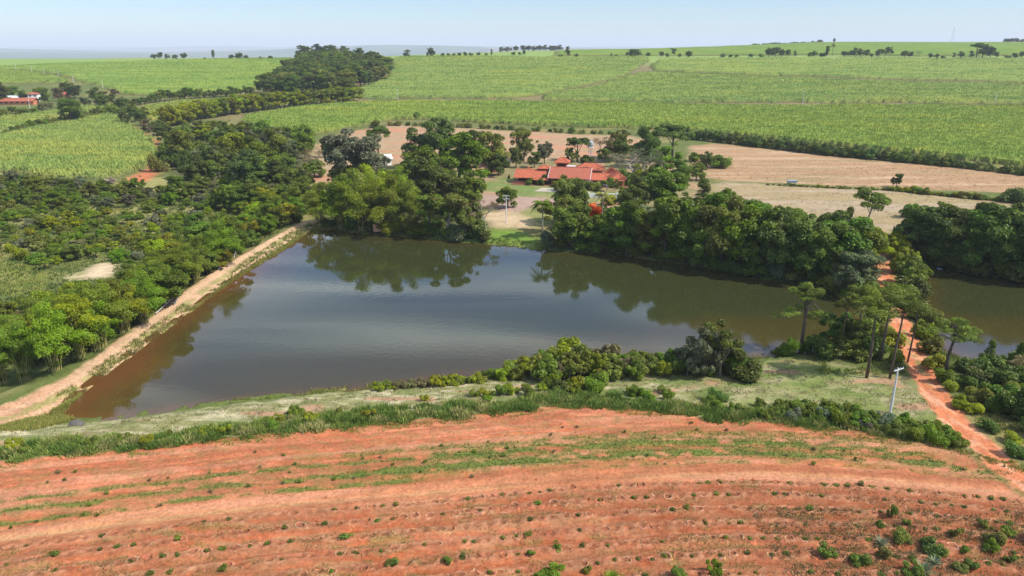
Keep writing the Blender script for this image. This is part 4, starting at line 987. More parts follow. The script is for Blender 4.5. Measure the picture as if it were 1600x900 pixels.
# ---- right bank
w12 = 'in the wood across the channel'; g12 = 'trees of the right bank wood'
trees(w12, g12, [('round', 'dark', 1432, 405, 325, .95), ('round', 'mid', 1440, 400, 318, .9), ('round', 'dark', 1462, 410, 330, .9), ('round', 'dark', 1490, 416, 332, .9), ('round', 'mid', 1520, 422, 330, .9), ('round', 'dark', 1550, 428, 328, .9), ('round', 'mid', 1580, 432, 332, .9), ('round', 'dark', 1606, 436, 332, .9), ('tall', 'mid', 1478, 398, 322, 1.1), ('round', 'dark', 1508, 402, 322, 1.), ('round', 'dark', 1538, 406, 324, 1.), ('tall', 'mid', 1568, 410, 320, 1.1), ('round', 'dark', 1597, 414, 322, 1.), ('round', 'dark', 1445, 418, 370, 1.), ('round', 'dark', 1475, 420, 360, 1.), ('shrub', 'dark', 1500, 424, 388, 1.4), ('shrub', 'dark', 1535, 432, 395, 1.4), ('shrub', 'mid', 1570, 437, 402, 1.4), ('shrub', 'dark', 1600, 441, 408, 1.4), ('round', 'dark', 1610, 425, 335, 1.)])
understory(GROVES[2], 7, 45, 20, w12, g12)
shore_shrubs(POND2, 1430, 1620, 450, 2.6, w12, g12)
w13 = 'beside the red causeway road'; g13 = 'trees along the causeway'
trees(w13, g13, [('mango', 'yellow', 1395, 404, 362, 1.1), ('bamboo', 'yellow', 1358, 424, 352, 1.0), ('mango', 'yellow', 1410, 428, 385, 1.0), ('mango', 'olive', 1418, 448, 398, .9), ('shrub', 'yellow', 1408, 418, 400, 1.2), ('round', 'grey', 1338, 460, 398, 1.05), ('round', 'grey', 1322, 462, 410, 1.), ('shrub', 'olive', 1296, 460, 430, 1.2), ('shrub', 'dark', 1310, 475, 440, 1.3), ('shrub', 'dark', 1290, 470, 445, 1.2), ('shrub', 'mid', 1352, 470, 440, 1.1), ('shrub', 'dark', 1425, 462, 430, 1.), ('shrub', 'olive', 1418, 480, 448, .9), ('shrub', 'mid', 1370, 500, 470, 1.), ('shrub', 'olive', 1430, 500, 470, .8), ('shrub', 'yellow', 1440, 530, 500, .8), ('shrub', 'olive', 1455, 552, 525, 1.), ('shrub', 'yellow', 1462, 575, 552, 1.), ('shrub', 'olive', 1452, 512, 482, .8), ('mango', 'dark', 1345, 410, 365, 1.1), ('mango', 'mid', 1375, 392, 360, 1.),
    ('shrub', 'yellow', 1385, 540, 512, 1.), ('shrub', 'olive', 1365, 528, 500, 1.), ('shrub', 'yellow', 1398, 565, 545, .8)])
trees(w13, g13, [('open', 'pine', 1357, 348, 292, 1.1, 'lone wide tree on the dry field above the red road'), ('round', 'dark', 1400, 293, 272, .95, 'small round tree alone on the tan field')])

# ---- pines by the pole
w14 = 'in the stand beside the red road'; g14 = 'pines beside the red road'
trees(w14, g14, [('pine', 'pine', 1354, 590, 456, 1.1), ('pine', 'pine', 1374, 566, 444, 1.15), ('pine', 'pine', 1390, 591, 462, .95), ('pine', 'pine', 1418, 566, 470, .9), ('pine', 'pine', 1338, 550, 446, 1.0), ('pine', 'pine', 1312, 553, 462, .9)])
trees(w14, g14, [('ragged_pine', 'pine', 1250, 553, 444, 1.5, 'thin ragged pine with bare lower limbs on the water edge'), ('wide_pine', 'pine', 1478, 584, 498, 1.25, 'single umbrella pine right of the red road'), ('conifer', 'bright', 1543, 562, 530, 1.0, 'small young conifer by the channel right of the umbrella pine'), ('conifer', 'mid', 1590, 566, 533, 1.3, 'young conifer at the right edge by the channel')])
trees('in the thicket under the pines', 'thicket under the pines', [('open', 'dark', 1300, 548, 488, .8), ('open', 'dark', 1326, 550, 492, .8), ('shrub', 'dark', 1305, 556, 528, 1.3), ('shrub', 'mid', 1330, 558, 530, 1.2), ('shrub', 'mid', 1262, 552, 528, .9), ('shrub', 'dark', 1350, 558, 520, 1.1), ('shrub', 'dark', 1280, 556, 526, 1.1), ('shrub', 'bright', 1345, 545, 500, 1.), ('shrub', 'bright', 1236, 556, 530, .8), ('shrub', 'mid', 1220, 556, 535, .8), ('shrub', 'dark', 1365, 556, 525, .9)])

# ---- right foreground bushes
w15 = 'in bushes right of the red road'; g15 = 'bushes right of the red road'
BUSHP = gpoly([(1495, 585), (1530, 570), (1600, 575), (1660, 590), (1680, 700), (1600, 665), (1540, 640), (1505, 620)], 0)
for P in scatter(BUSHP, 2.7, 51, 40):
    plant(prnd.choice(['shrub', 'shrub', 'big_shrub', 'thin_shrub']), P, prnd.uniform(1.8, 3.6), prnd.choice(['dark', 'mid', 'brown', 'olive', 'dark']), w15, g15, 1.1)
trees(w15, g15, [('shrub', 'yellow', 1483, 610, 592, 1.), ('shrub', 'bright', 1470, 598, 575, 1.), ('shrub', 'yellow', 1500, 635, 618, 1.3), ('shrub', 'dark', 1585, 710, 690, 1.3), ('shrub', 'dark', 1545, 672, 656, 1.4), ('shrub', 'yellow', 1580, 690, 676, 1.6), ('shrub', 'yellow', 1520, 645, 630, 1.4), ('big_shrub', 'dark', 1590, 650, 600, 1.)])

# ---- near shore shrubs
w16 = 'along the near shore'; g16 = 'near shore shrubs'
PENP = gpoly([(755, 590), (800, 585), (850, 578), (920, 572), (1000, 570), (1080, 572), (1150, 575), (1170, 588), (1100, 588), (1000, 590), (920, 598), (840, 594), (780, 596)], 0)
for P in scatter(PENP, 1.75, 61, 90):
    px = project(P)[0]; hh = np.interp(px, [750, 800, 850, 900, 960, 1050, 1080, 1140, 1175], [1.2, 2.7, 4.1, 4.8, 3.8, 3.6, 4.9, 4.6, 2.6])
    plant(prnd.choice(['shrub', 'big_shrub', 'big_shrub', 'thin_shrub', 'mango', 'open']), P, hh * prnd.uniform(.6, 1.05), prnd.choice(['olive', 'olive', 'mid', 'brown', 'mid', 'yellow'] if px < 1060 else ['mid', 'dark', 'grey', 'olive']), w16, g16, .85)
trees(w16, g16, [('mango', 'grey', 1100, 588, 510, .7), ('open', 'mid', 1125, 588, 506, .8), ('shrub', 'dark', 1155, 590, 552, 1.), ('shrub', 'dark', 1160, 586, 545, .8)])
for px in np.linspace(592, 752, 22):
    py = float(np.interp(px, [590, 640, 700, 760], [611, 606, 600, 596]))
    trees(w16, g16, [('thin_shrub', prnd.choice(['brown', 'olive', 'yellow']), px, py, py - prnd.uniform(7, 14), 1.2)])

# ---- hedge under the cane, right; small bushes behind the house
w17 = 'in the dark hedge under the cane'; g17 = 'hedge under the cane'
for i, px in enumerate(np.linspace(1072, 1606, 64)):
    py = float(np.interp(px, [1070, 1200, 1300, 1400, 1500, 1610], [216, 231, 243, 252, 262, 275])); hh = prnd.uniform(13, 19) if px < 1480 else prnd.uniform(9, 15)
    trees(w17, g17, [('big_shrub', prnd.choice(['dark', 'dark', 'dark', 'mid']) if px < 1480 else prnd.choice(['dark', 'olive', 'mid', 'pale']), px, py, py - hh, 1.0)])
w18 = 'at the cane foot behind the farmhouse'; g18 = 'bushes at the cane edge'
for px in list(np.linspace(605, 1070, 40)):
    px += prnd.uniform(-5, 5); py = float(np.interp(px, [600, 700, 800, 900, 1000, 1070], [196, 198, 203, 208, 211, 214]))
    trees(w18, g18, [('shrub', prnd.choice(['dark', 'olive', 'pale', 'mid', 'pale']), px, py, py - prnd.uniform(5, 9) * (1.6 if prnd.random() < .15 else 1), 1.1)])
w19 = 'in the hedge between the dry fields'; g19 = 'hedge between the dry fields'
for px in list(np.linspace(1200, 1380, 22)) + list(np.linspace(1385, 1606, 34)):
    py = float(np.interp(px, [1200, 1300, 1400, 1500, 1606], [289, 294, 298, 309, 318])); hh = prnd.uniform(2.5, 5) if px < 1390 else prnd.uniform(5, 11)
    trees(w19, g19, [('thin_shrub' if px < 1390 else 'shrub', prnd.choice(['olive', 'yellow', 'yellow', 'mid', 'pale']), px, py, py - hh, 1.4)])
trees(w19, g19, [('shrub', 'dark', 1580, 316, 293, 1.0), ('shrub', 'dark', 1597, 318, 295, 1.), ('shrub', 'mid', 1420, 340, 318, 1.), ('shrub', 'mid', 1136, 302, 294, 1.8), ('shrub', 'mid', 1325, 342, 322, .8)])

# ---- scrub and bamboo behind the dam
LANDM = [('beside the sandy clearing', 145, 430), ('by the golden bush', 55, 345), ('below the cane patch', 120, 285), ('by the far dam end', 430, 320), ('near the bleached trunks', 345, 380), ('by the dam path', 270, 440), ('around the open meadow', 30, 430), ('in its middle', 220, 350), ('at the picture edge', 10, 310), ('behind the big bamboo', 110, 490), ('below the red track', 260, 300)]
def scrub_where(P):
    px, py = project(P); i = min(range(len(LANDM)), key=lambda k: (LANDM[k][1] - px) ** 2 + (2 * (LANDM[k][2] - py)) ** 2)
    return 'in the scrub ' + LANDM[i][0]
g20 = 'scrub behind the dam'
SCRUBP = gpoly([(-60, 284), (60, 282), (160, 290), (230, 298), (300, 300), (380, 302), (455, 312), (468, 340), (430, 362), (385, 392), (340, 425), (290, 460), (235, 500), (180, 535), (120, 560), (30, 560), (-60, 560), (-140, 420)], 0)
CLR = sdist
n_sh = 0
for P in scatter(SCRUBP, lambda c: 3.3 + 1.5 * sstep(130, 280, np.array(c[1])), 71, 520):
    if sdist(P[:1], P[1:2], CLEARING, 20)[0] < 1.5: continue
    px, py = project(P)
    meadow = ((px - 15) / 72) ** 2 + ((py - 440) / 30) ** 2 < 1
    if meadow or (92 < px < 192 and 412 < py < 462): continue
    nearpath = np.interp(P[1], DAM[:, 1], DAM[:, 0]) - P[0] < 22
    top = py < 330
    kind = prnd.choice(['round', 'mango', 'open', 'bamboo', 'round'] if nearpath else (['round', 'big_shrub', 'mango', 'big_shrub', 'round', 'shrub'] if top else ['big_shrub', 'shrub', 'big_shrub', 'thin_shrub', 'mango', 'shrub', 'big_shrub', 'flat']))
    tint = prnd.choice(['mid', 'bright', 'yellow', 'bamboo', 'mid'] if nearpath else ['mid', 'olive', 'yellow', 'bright', 'olive', 'yellow', 'bright', 'pale', 'grey', 'mid', 'mid', 'brown' if prnd.random() < .5 else 'yellow'] if not top else ['mid', 'dark', 'bright', 'mid', 'olive', 'mid', 'grey'])
    h = {'round': 6.0, 'mango': 5.0, 'open': 5.5, 'bamboo': 8.5, 'big_shrub': 3.8, 'shrub': 2.9, 'flat': 4.2, 'thin_shrub': 2.6}[kind] * prnd.uniform(.6, 1.15) * (1.25 if nearpath else (.95 if top else .85))
    plant(kind, P, h, tint, scrub_where(P), g20, 1.15, name={'big_shrub': 'scrub_bush', 'shrub': 'scrub_bush', 'thin_shrub': 'scrub_bush'}.get(kind))
trees('', g20, [('shrub', 'gold', 56, 348, 336, 1.6, 'golden yellow flowering bush in the scrub under the cane patch'), ('big_shrub', 'flower', 33, 346, 337, 1.1, 'whitish flowering bush beside the golden yellow bush'), ('big_shrub', 'flower', 172, 286, 276, 1.4, 'whitish grey shrub right below the yellow green cane patch'), ('mango', 'yellow', 87, 352, 334, 1.1, 'rounded yellow green tree right of the golden bush'), ('flat', 'pale', 130, 425, 398, .9, 'pale layered tree behind the sandy clearing')])
w21 = 'bamboo overhanging the dam path'; g21 = 'bamboo along the dam path'
for i, (px, py, pt, tn_) in enumerate([(40, 596, 500, 'bamboo'), (85, 580, 470, 'bamboo'), (125, 560, 455, 'yellow'), (150, 548, 462, 'bamboo'), (190, 520, 432, 'bamboo'), (225, 496, 420, 'bamboo'), (255, 476, 405, 'mid'), (282, 455, 385, 'bamboo'), (310, 432, 368, 'mid'), (8, 600, 512, 'mid'), (60, 545, 480, 'yellow'), (100, 530, 462, 'bamboo'), (20, 560, 490, 'mid'), (160, 510, 440, 'bamboo'), (200, 480, 410, 'mid')]):
    P = ground(px, py); plant('bamboo', P, top_height(P, pt), tn_, 'overhanging the dam path', g21, 1.05)
trees('at the far end of the dam', 'trees at the dam end', [('round', 'mid', 352, 395, 318, .9), ('tall', 'mid', 378, 384, 305, 1.1), ('round', 'mid', 400, 374, 300, .9), ('round', 'olive', 425, 362, 302, 1.), ('round', 'mid', 445, 350, 300, 1.), ('tall', 'mid', 362, 372, 300, 1.), ('round', 'bright', 410, 350, 298, 1.), ('bamboo', 'bamboo', 330, 412, 335, 1.), ('mango', 'mid', 458, 340, 305, 1.), ('shrub', 'mid', 465, 346, 328, 1.)])

# ------------------------------------------------------------------ grass as stuff
def grass_material():
    m, n, l, b = mat_new('grass_blades'); n.remove(b); out = n['Material Output']
    at = n.new('ShaderNodeAttribute'); at.attribute_name = 'cover'
    d = n.new('ShaderNodeBsdfDiffuse'); tr = n.new('ShaderNodeBsdfTranslucent'); mx = n.new('ShaderNodeMixShader'); mx.inputs[0].default_value = .25
    l.new(at.outputs['Color'], d.inputs['Color']); l.new(at.outputs['Color'], tr.inputs['Color'])
    l.new(d.outputs[0], mx.inputs[1]); l.new(tr.outputs[0], mx.inputs[2]); l.new(mx.outputs[0], out.inputs['Surface']); return m
M_GRASS = grass_material()
def ground_z(x, y):
    """height of the built sheet, field relief left out"""
    return H(x, y)
def grass(name, x, y, hgt, cols, label, seed, blades=6, spread=.35, wid=.06, cat='grass', mixn=None):
    rg = np.random.default_rng(seed); n = len(x); z = ground_z(x, y)
    hgt = np.broadcast_to(hgt, (n,))
    cols = np.asarray(cols, float); sel = rg.integers(0, len(cols), n) if mixn is None else np.clip((fbm(x / mixn, y / mixn, seed, 3) - .3) / .4 * len(cols), 0, len(cols) - 1).astype(int)
    base = cols[sel] * rg.uniform(.8, 1.2, (n, 1))
    bx, by, bz = np.repeat(x, blades), np.repeat(y, blades), np.repeat(z, blades); hh = np.repeat(hgt, blades); m = n * blades
    a = rg.uniform(0, 6.283, m); r = rg.uniform(0, 1, m) * spread; bx = bx + np.cos(a) * r; by = by + np.sin(a) * r
    L = hh * rg.uniform(.6, 1.15, m); lean = rg.uniform(.1, .65, m); dx, dy = np.cos(a), np.sin(a); w = wid * rg.uniform(.6, 1.4, m)
    t = rg.uniform(0, 6.283, m); tx, ty = np.cos(t) * w, np.sin(t) * w
    A = np.stack([bx - tx, by - ty, bz - .08], 1); B = np.stack([bx + tx, by + ty, bz - .08], 1)
    T = np.stack([bx + dx * L * lean, by + dy * L * lean, bz + L * .85], 1)
    c = np.repeat(base, blades, 0) * rg.uniform(.75, 1.3, (m, 1)); c4 = np.concatenate([c, np.ones((m, 1))], 1)
    me = np_mesh(name, np.stack([A, B, T], 1).reshape(-1, 3), np.arange(3 * m).reshape(-1, 3), M_GRASS, {'cover': ('FLOAT_COLOR', 'POINT', np.repeat(c4, 3, 0))})
    return tag(link(bpy.data.objects.new(name, me)), label, cat, None, 'stuff')
rgg = np.random.default_rng(99)
# tall bank of grass along the field edge: overlapping clumps of uneven size
nc = 620; qx_ = rgg.uniform(-80, 72, nc); qw = np.interp(qx_, [-80, -40, 0, 10, 40, 72], [3.6, 4.2, 4.4, 3.8, 3.4, 2.4])
qy_ = np.interp(qx_, EDGE[:, 0], EDGE[:, 1]) + qw * rgg.random(nc) * (.55 + .7 * fbm(qx_ / 7, qx_ * 0, 401, 2)) + rgg.normal(0, .35, nc)
qr, qh, qt = rgg.uniform(.5, 1.25, nc), rgg.uniform(.35, 1.25, nc), rgg.random(nc)
k = rgg.integers(0, nc, 30000); rr_ = np.sqrt(rgg.random(30000)); aa = rgg.uniform(0, 6.283, 30000)
ex, ey = qx_[k] + np.cos(aa) * rr_ * qr[k] * 1.25, qy_[k] + np.sin(aa) * rr_ * qr[k]
gh = qh[k] * (1.05 - .6 * rr_ ** 2); et = qt[k]
keep = np.interp(-ey, -ROAD[:, 1], ROAD[:, 0]) - ex > 3.4; ex, ey, gh, et = ex[keep], ey[keep], gh[keep], et[keep]
for lo, hi, cols, lab in ((0, .45, [(.115, .185, .036), (.14, .205, .042)], 'dark green clumps of the tall grass bank along the red field'), (.45, .8, [(.18, .24, .05), (.22, .26, .06)], 'fresh green clumps of the tall grass bank along the red field'), (.8, 1.01, [(.30, .30, .09), (.36, .33, .13)], 'straw coloured clumps of the tall grass bank along the red field')):
    q = (et >= lo) & (et < hi); grass('tall_grass', ex[q], ey[q], gh[q], cols, lab, 404 + int(lo * 10), 6, .5, .11)
# ragged verge at its foot
n = 5000; vx = rgg.uniform(-78, 66, n); vy = np.interp(vx, EDGE[:, 0], EDGE[:, 1]) - rgg.random(n) ** 2 * 2.6
k = fbm(vx / 4, vy / 2, 411, 3) > .52; vx, vy = vx[k], vy[k]
grass('grass', vx, vy, .35, [(.17, .22, .04), (.24, .25, .06)], 'short yellow green verge at the foot of the tall grass bank', 412, 6, .3, .05)
# weeds in the field strips
fx, fy = X[fld], Y[fld]; gb = GRASSB[fld]; q = np.nonzero(gb > .45)[0]; q = rgg.choice(q, min(9000, len(q)), replace=False)
grass('weeds', fx[q] + rgg.normal(0, .15, len(q)), fy[q] + rgg.normal(0, .12, len(q)), .22, [(.085, .14, .03), (.13, .17, .045), (.11, .16, .04)], 'green weed strips across the red field', 421, 5, .28, .06)
q = np.nonzero((vrow[fld] < 0) & (fbm(fx / 2.2, fy / .9, 104, 3) + .07 * sstep(-10, 35, fx) > .57))[0]; q = rgg.choice(q, min(16000, len(q)), replace=False)
grass('weeds', fx[q], fy[q], .18, [(.20, .16, .07), (.15, .15, .05), (.28, .20, .10), (.10, .13, .04)], 'dry weeds between the planting rows', 422, 5, .3, .05)
n = 9000; lx = rgg.uniform(25, 62, n); ly = rgg.uniform(46, 66, n); k = (pathdist_row(lx, ly) < -2) & (fbm(lx / 2.5, ly / 1.6, 425, 3) > .46); lx, ly = lx[k], ly[k]
grass('dry_grass', lx, ly, .30, [(.30, .19, .10), (.22, .17, .07), (.36, .25, .14), (.14, .15, .05)], 'dry grass and litter between the bushes in the field corner', 426, 5, .35, .05)
# shore strip tufts
sp = np.asarray(SHORE); n = 26000; sx = rgg.uniform(-85, 75, n); sy = rgg.uniform(75, 125, n); k = (sdist(sx, sy, sp, 5) < -.2) & (fbm(sx / 2.2, sy / 1.6, 431, 3) > .44); sx, sy = sx[k], sy[k]
grass('dry_grass', sx, sy, .28, [(.40, .36, .24), (.22, .20, .08), (.13, .16, .045), (.30, .26, .12)], 'bleached low grass on the strip by the near shore', 432, 5, .35, .06)
# grass along the dam's water edge
t_ = rgg.uniform(0, 1, 18000); seg = np.interp(t_, np.linspace(0, 1, len(DAM)), DAM[:, 0]), np.interp(t_, np.linspace(0, 1, len(DAM)), DAM[:, 1])
ox = rgg.uniform(2.2, 6.6, 18000); tx, ty = np.gradient(DAM[:, 0]), np.gradient(DAM[:, 1]); ln = np.hypot(tx, ty); nx_ = np.interp(t_, np.linspace(0, 1, len(DAM)), ty / ln); ny_ = np.interp(t_, np.linspace(0, 1, len(DAM)), -tx / ln)
dx_, dy_ = seg[0] + nx_ * ox, seg[1] + ny_ * ox; s = sdist(dx_, dy_, POND, 30); k = (s > -.8) & (dy_ > 85); 
grass('grass', dx_[k], dy_[k], .55, [(.28, .28, .06), (.20, .23, .045), (.34, .30, .10)], 'yellow grass fringe on the water side of the dam', 442, 6, .35, .06)
# fringe of reeds round the far and near shores
def fringe(poly, x0, x1, y0, y1, n, d0, d1, h, cols, label, seed):
    P = np.asarray(poly); x = rgg.uniform(x0, x1, n); y = rgg.uniform(y0, y1, n); s = sdist(x, y, P, 20); k = (s > d0) & (s < d1) & (fbm(x / 5, y / 5, seed, 2) > .38)
    grass('reeds', x[k], y[k], h * (.6 + .8 * rgg.random(k.sum())), cols, label, seed, 6, .4, .07)
fringe(POND, -65, 100, 145, 235, 60000, -.6, 2.8, .6, [(.13, .18, .035), (.19, .20, .05), (.10, .13, .035)], 'low green reeds along the far shore of the lake', 451)
fringe(POND, -75, 70, 98, 140, 40000, -.4, 1.6, .45, [(.20, .22, .04), (.15, .17, .045), (.24, .20, .08)], 'low yellow green grass on the near water edge', 452)
fringe(POND2, 70, 150, 105, 215, 40000, -.4, 2.6, .7, [(.13, .17, .035), (.18, .20, .045), (.09, .11, .035)], 'reeds round the channel right of the causeway', 453)
# rank grass by the causeway and under the pines
n = 26000; cx = rgg.uniform(40, 95, n); cy = rgg.uniform(84, 190, n); r_ = seg_dist(cx, cy, ROAD); s = np.minimum(sdist(cx, cy, POND, 20), sdist(cx, cy, POND2, 20))
k = (r_ > 2.6) & (r_ < 16) & (s > 0) & ((cy > 104) | (cx > np.interp(-cy, -ROAD[:, 1], ROAD[:, 0]))) & (fbm(cx / 6, cy / 6, 461, 3) > .40)
grass('rough_grass', cx[k], cy[k], .55, [(.12, .17, .03), (.19, .22, .04), (.15, .16, .05)], 'rough yellow green grass along the red road over the water', 462, 6, .4, .07, mixn=5)
n = 9000; mx_ = rgg.uniform(-150, -60, n); my_ = rgg.uniform(140, 190, n); pj = np.array([project((a_, b_, -1.8)) for a_, b_ in zip(mx_, my_)]); k = ((pj[:, 0] - 10) / 68) ** 2 + ((pj[:, 1] - 436) / 26) ** 2 < 1
grass('meadow_grass', mx_[k], my_[k], .6, [(.26, .30, .065), (.32, .33, .09), (.20, .25, .055)], 'open pale green meadow inside the scrub at the picture edge', 475, 6, .7, .12, mixn=5)
# undergrowth in the scrub
n = 26000; ux = rgg.uniform(-230, -20, n); uy = rgg.uniform(95, 300, n); k = (sdist(ux, uy, SCRUBP, 10) < 2) & (sdist(ux, uy, CLEARING, 20) > .8) & (np.interp(uy, DAM[:, 1], DAM[:, 0]) - ux > 5); ux, uy = ux[k], uy[k]
grass('undergrowth', ux, uy, .75, [(.10, .14, .035), (.17, .19, .05), (.25, .24, .07), (.09, .12, .035)], 'green undergrowth filling the scrub behind the dam', 472, 6, .7, .16, mixn=9)
# stubble and lawn edge tufts
n = 16000; ux = rgg.uniform(50, 260, n); uy = rgg.uniform(215, 330, n); s = np.minimum(sdist(ux, uy, TAN1, 6), sdist(ux, uy, TAN2, 6)); k = (s < 0) & (fbm(ux / 8, uy / 2, 481, 3) > .5)
grass('stubble', ux[k], uy[k], .3, [(.38, .27, .16), (.30, .24, .12), (.24, .21, .10)], 'dry stubble on the tan fields right of the farmhouse', 482, 4, .5, .08)

# leafy bushes on the bank below the pole
w22 = 'on the bank below the near pole'; g22 = 'leafy bushes on the bank'
for px in np.linspace(1185, 1490, 40):
    py = float(np.interp(px, [1180, 1300, 1400, 1495], [652, 662, 682, 703])) - prnd.uniform(0, 22); P = ground(px, py)
    plant(prnd.choice(['shrub', 'big_shrub']), P, prnd.uniform(1.3, 2.3), prnd.choice(['mid', 'silver', 'bright', 'mid']) if px < 1440 else 'bright', w22, g22, 1.0)
for px, py, hh in ((862, 606, 2.2), (870, 610, 1.8), (925, 612, 2.6), (935, 602, 2.4), (825, 618, 1.6), (990, 618, 1.6), (1118, 625, 2.0), (1108, 632, 1.6), (1122, 640, 1.5)):
    plant('shrub', ground(px, py), hh, prnd.choice(['mid', 'dark', 'bright']), 'standing out of the tall grass bank', 'shrubs in the grass bank', 1.0)

# ring mounds round the planting hollows, too many and too alike to pick out
mv, mf, mc = [], [], []
rgm = np.random.default_rng(77)
for k_, x_, y_ in PLANTS:
    if abs(x_) > 66: continue
    z_ = float(H(x_, y_)[0]); R_ = rgm.uniform(.36, .56); n_ = 11; b_ = len(mv); dry = rgm.random()
    gap = rgm.uniform(0, 6.28); hs_ = rgm.uniform(.10, .24)
    for i in range(n_):
        a_ = 6.283 * i / n_; wv_ = rgm.uniform(.82, 1.2); hh_ = hs_ * rgm.uniform(.5, 1.25) * (.35 + .65 * min(1, abs(math.sin((a_ - gap) / 2)) * 1.6))
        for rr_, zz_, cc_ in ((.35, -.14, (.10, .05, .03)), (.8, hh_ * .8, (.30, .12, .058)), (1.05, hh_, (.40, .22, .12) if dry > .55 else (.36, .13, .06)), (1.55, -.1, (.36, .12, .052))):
            mv.append((x_ + math.cos(a_) * R_ * rr_ * wv_, y_ + math.sin(a_) * R_ * rr_ * wv_, z_ + zz_)); mc.append((*[c * rgm.uniform(.8, 1.2) for c in cc_], 1))
    for i in range(n_):
        j = (i + 1) % n_
        for q_ in range(3): mf.append((b_ + i * 4 + q_, b_ + i * 4 + q_ + 1, b_ + j * 4 + q_ + 1, b_ + j * 4 + q_))
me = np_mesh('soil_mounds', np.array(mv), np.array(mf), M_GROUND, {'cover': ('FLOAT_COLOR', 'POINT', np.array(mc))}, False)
tag(link(bpy.data.objects.new('soil_mounds', me)), 'ring shaped soil mounds along the planting rows of the red field', 'soil', None, 'stuff')
# clods
n = 7000; kx = rgg.uniform(-70, 78, n); ky = rgg.uniform(44, 100, n); k = in_field(kx, ky) & (fbm(kx / 5, ky / 2, 491, 3) > .42); kx, ky = kx[k], ky[k]; n = len(kx)
kz = H(kx, ky); ks = rgg.uniform(.04, .12, n) * (1 + (rgg.random(n) < .06)); kc = np.stack([kx, ky, kz], 1)[:, None, :] + np.array([(-1, -.8, -.4), (1, -.7, -.4), (.1, 1, -.4), (0, 0, 1.2)])[None] * ks[:, None, None] * rgg.uniform(.6, 1.3, (n, 4, 1))
kf = (np.arange(n) * 4)[:, None, None] + np.array([(0, 1, 3), (1, 2, 3), (2, 0, 3)])[None]
kcol = np.array([(.40, .16, .08), (.30, .11, .055), (.46, .28, .16)])[rgg.integers(0, 3, n)]
me = np_mesh('clods', kc.reshape(-1, 3), kf.reshape(-1, 3), M_GROUND, {'cover': ('FLOAT_COLOR', 'POINT', np.repeat(np.concatenate([kcol, np.ones((n, 1))], 1), 4, 0))})
tag(link(bpy.data.objects.new('soil_clods', me)), 'loose red soil clods scattered over the planting field', 'soil', None, 'stuff')

for i_ in range(46):
    px = prnd.uniform(5, 1170); y0_ = float(np.interp(px, [0, 200, 400, 600, 760, 880, 1000, 1120, 1180], [722, 702, 676, 652, 634, 618, 626, 646, 652])); P = ground(px, y0_ - prnd.uniform(2, 20))
    plant(prnd.choice(['shrub', 'thin_shrub', 'thin_shrub']), P, prnd.uniform(.7, 1.5), prnd.choice(['mid', 'bright', 'olive', 'yellow']), 'low in the tall grass bank', 'weed shrubs in the grass bank', 1.1)
# seedlings in the planting rows
rows_seen = {}
for k, x, y in PLANTS:
    P = np.array([x, y, float(H(x, y)[0]) - .04]); px, py = project(P)
    if not (-5 < px < 1605 and py < 905): continue
    rows_seen.setdefault(k, []).append((px, P))
ORD = ['first', 'second', 'third', 'fourth', 'fifth', 'sixth', 'seventh', 'eighth', 'ninth', 'tenth', 'eleventh', 'twelfth', 'thirteenth', 'fourteenth', 'fifteenth', 'sixteenth', 'seventeenth', 'eighteenth', 'nineteenth', 'twentieth']
TENS = ['', '', 'twenty', 'thirty', 'forty', 'fifty', 'sixty', 'seventy', 'eighty', 'ninety']
TENTH = ['', '', 'twentieth', 'thirtieth', 'fortieth', 'fiftieth', 'sixtieth', 'seventieth', 'eightieth', 'ninetieth']
def ordinal(i):
    i += 1
    if i <= 20: return ORD[i - 1]
    if i >= 100: return 'hundred-and-' + ordinal(i - 101) if i > 100 else 'hundredth'
    return TENTH[i // 10] if i % 10 == 0 else TENS[i // 10] + '-' + ORD[i % 10 - 1]
left_n = 290
for k in sorted(rows_seen):
    cand = [c for c in rows_seen[k]]; pr = np.array([.30 + .25 * sstep(900, 1500, np.array(c[0])) for c in cand]); chosen = [c for c, p in zip(cand, pr) if prnd.random() < p]
    chosen = chosen[:max(0, left_n)]; left_n -= len(chosen)
    for i, (px, P) in enumerate(sorted(chosen, key=lambda c: c[0])):
        big = prnd.random() < .12
        o = plant('young', P, prnd.uniform(.32, .55) * (1.6 if big else 1), prnd.choice(['dark', 'dark', 'mid', 'olive']), '', 'seedlings in the planting rows', 1.2,
                  label=f'{ordinal(i)} seedling from the left in the {ordinal(k)} planting row below the pale track')
cnt = {}
for k, x, y in EXTRA:
    if prnd.random() > .16: continue
    P = np.array([x, y, float(H(x, y)[0])]); px, py = project(P)
    if not (0 < px < 1600): continue
    cnt.setdefault(k, []).append((px, P))
for k, v in cnt.items():
    for i, (px, P) in enumerate(sorted(v, key=lambda c: c[0])):
        plant('young', P, prnd.uniform(.3, .5), prnd.choice(['dark', 'mid', 'brown']), '', 'seedlings past the track', 1.2, label=f'{ordinal(i)} tiny seedling from the left in the {ordinal(k)} strip beyond the pale track', name='small_seedling_shrub')
w23 = 'among the red field rows'; g23 = 'bushes in the corner of the red field'
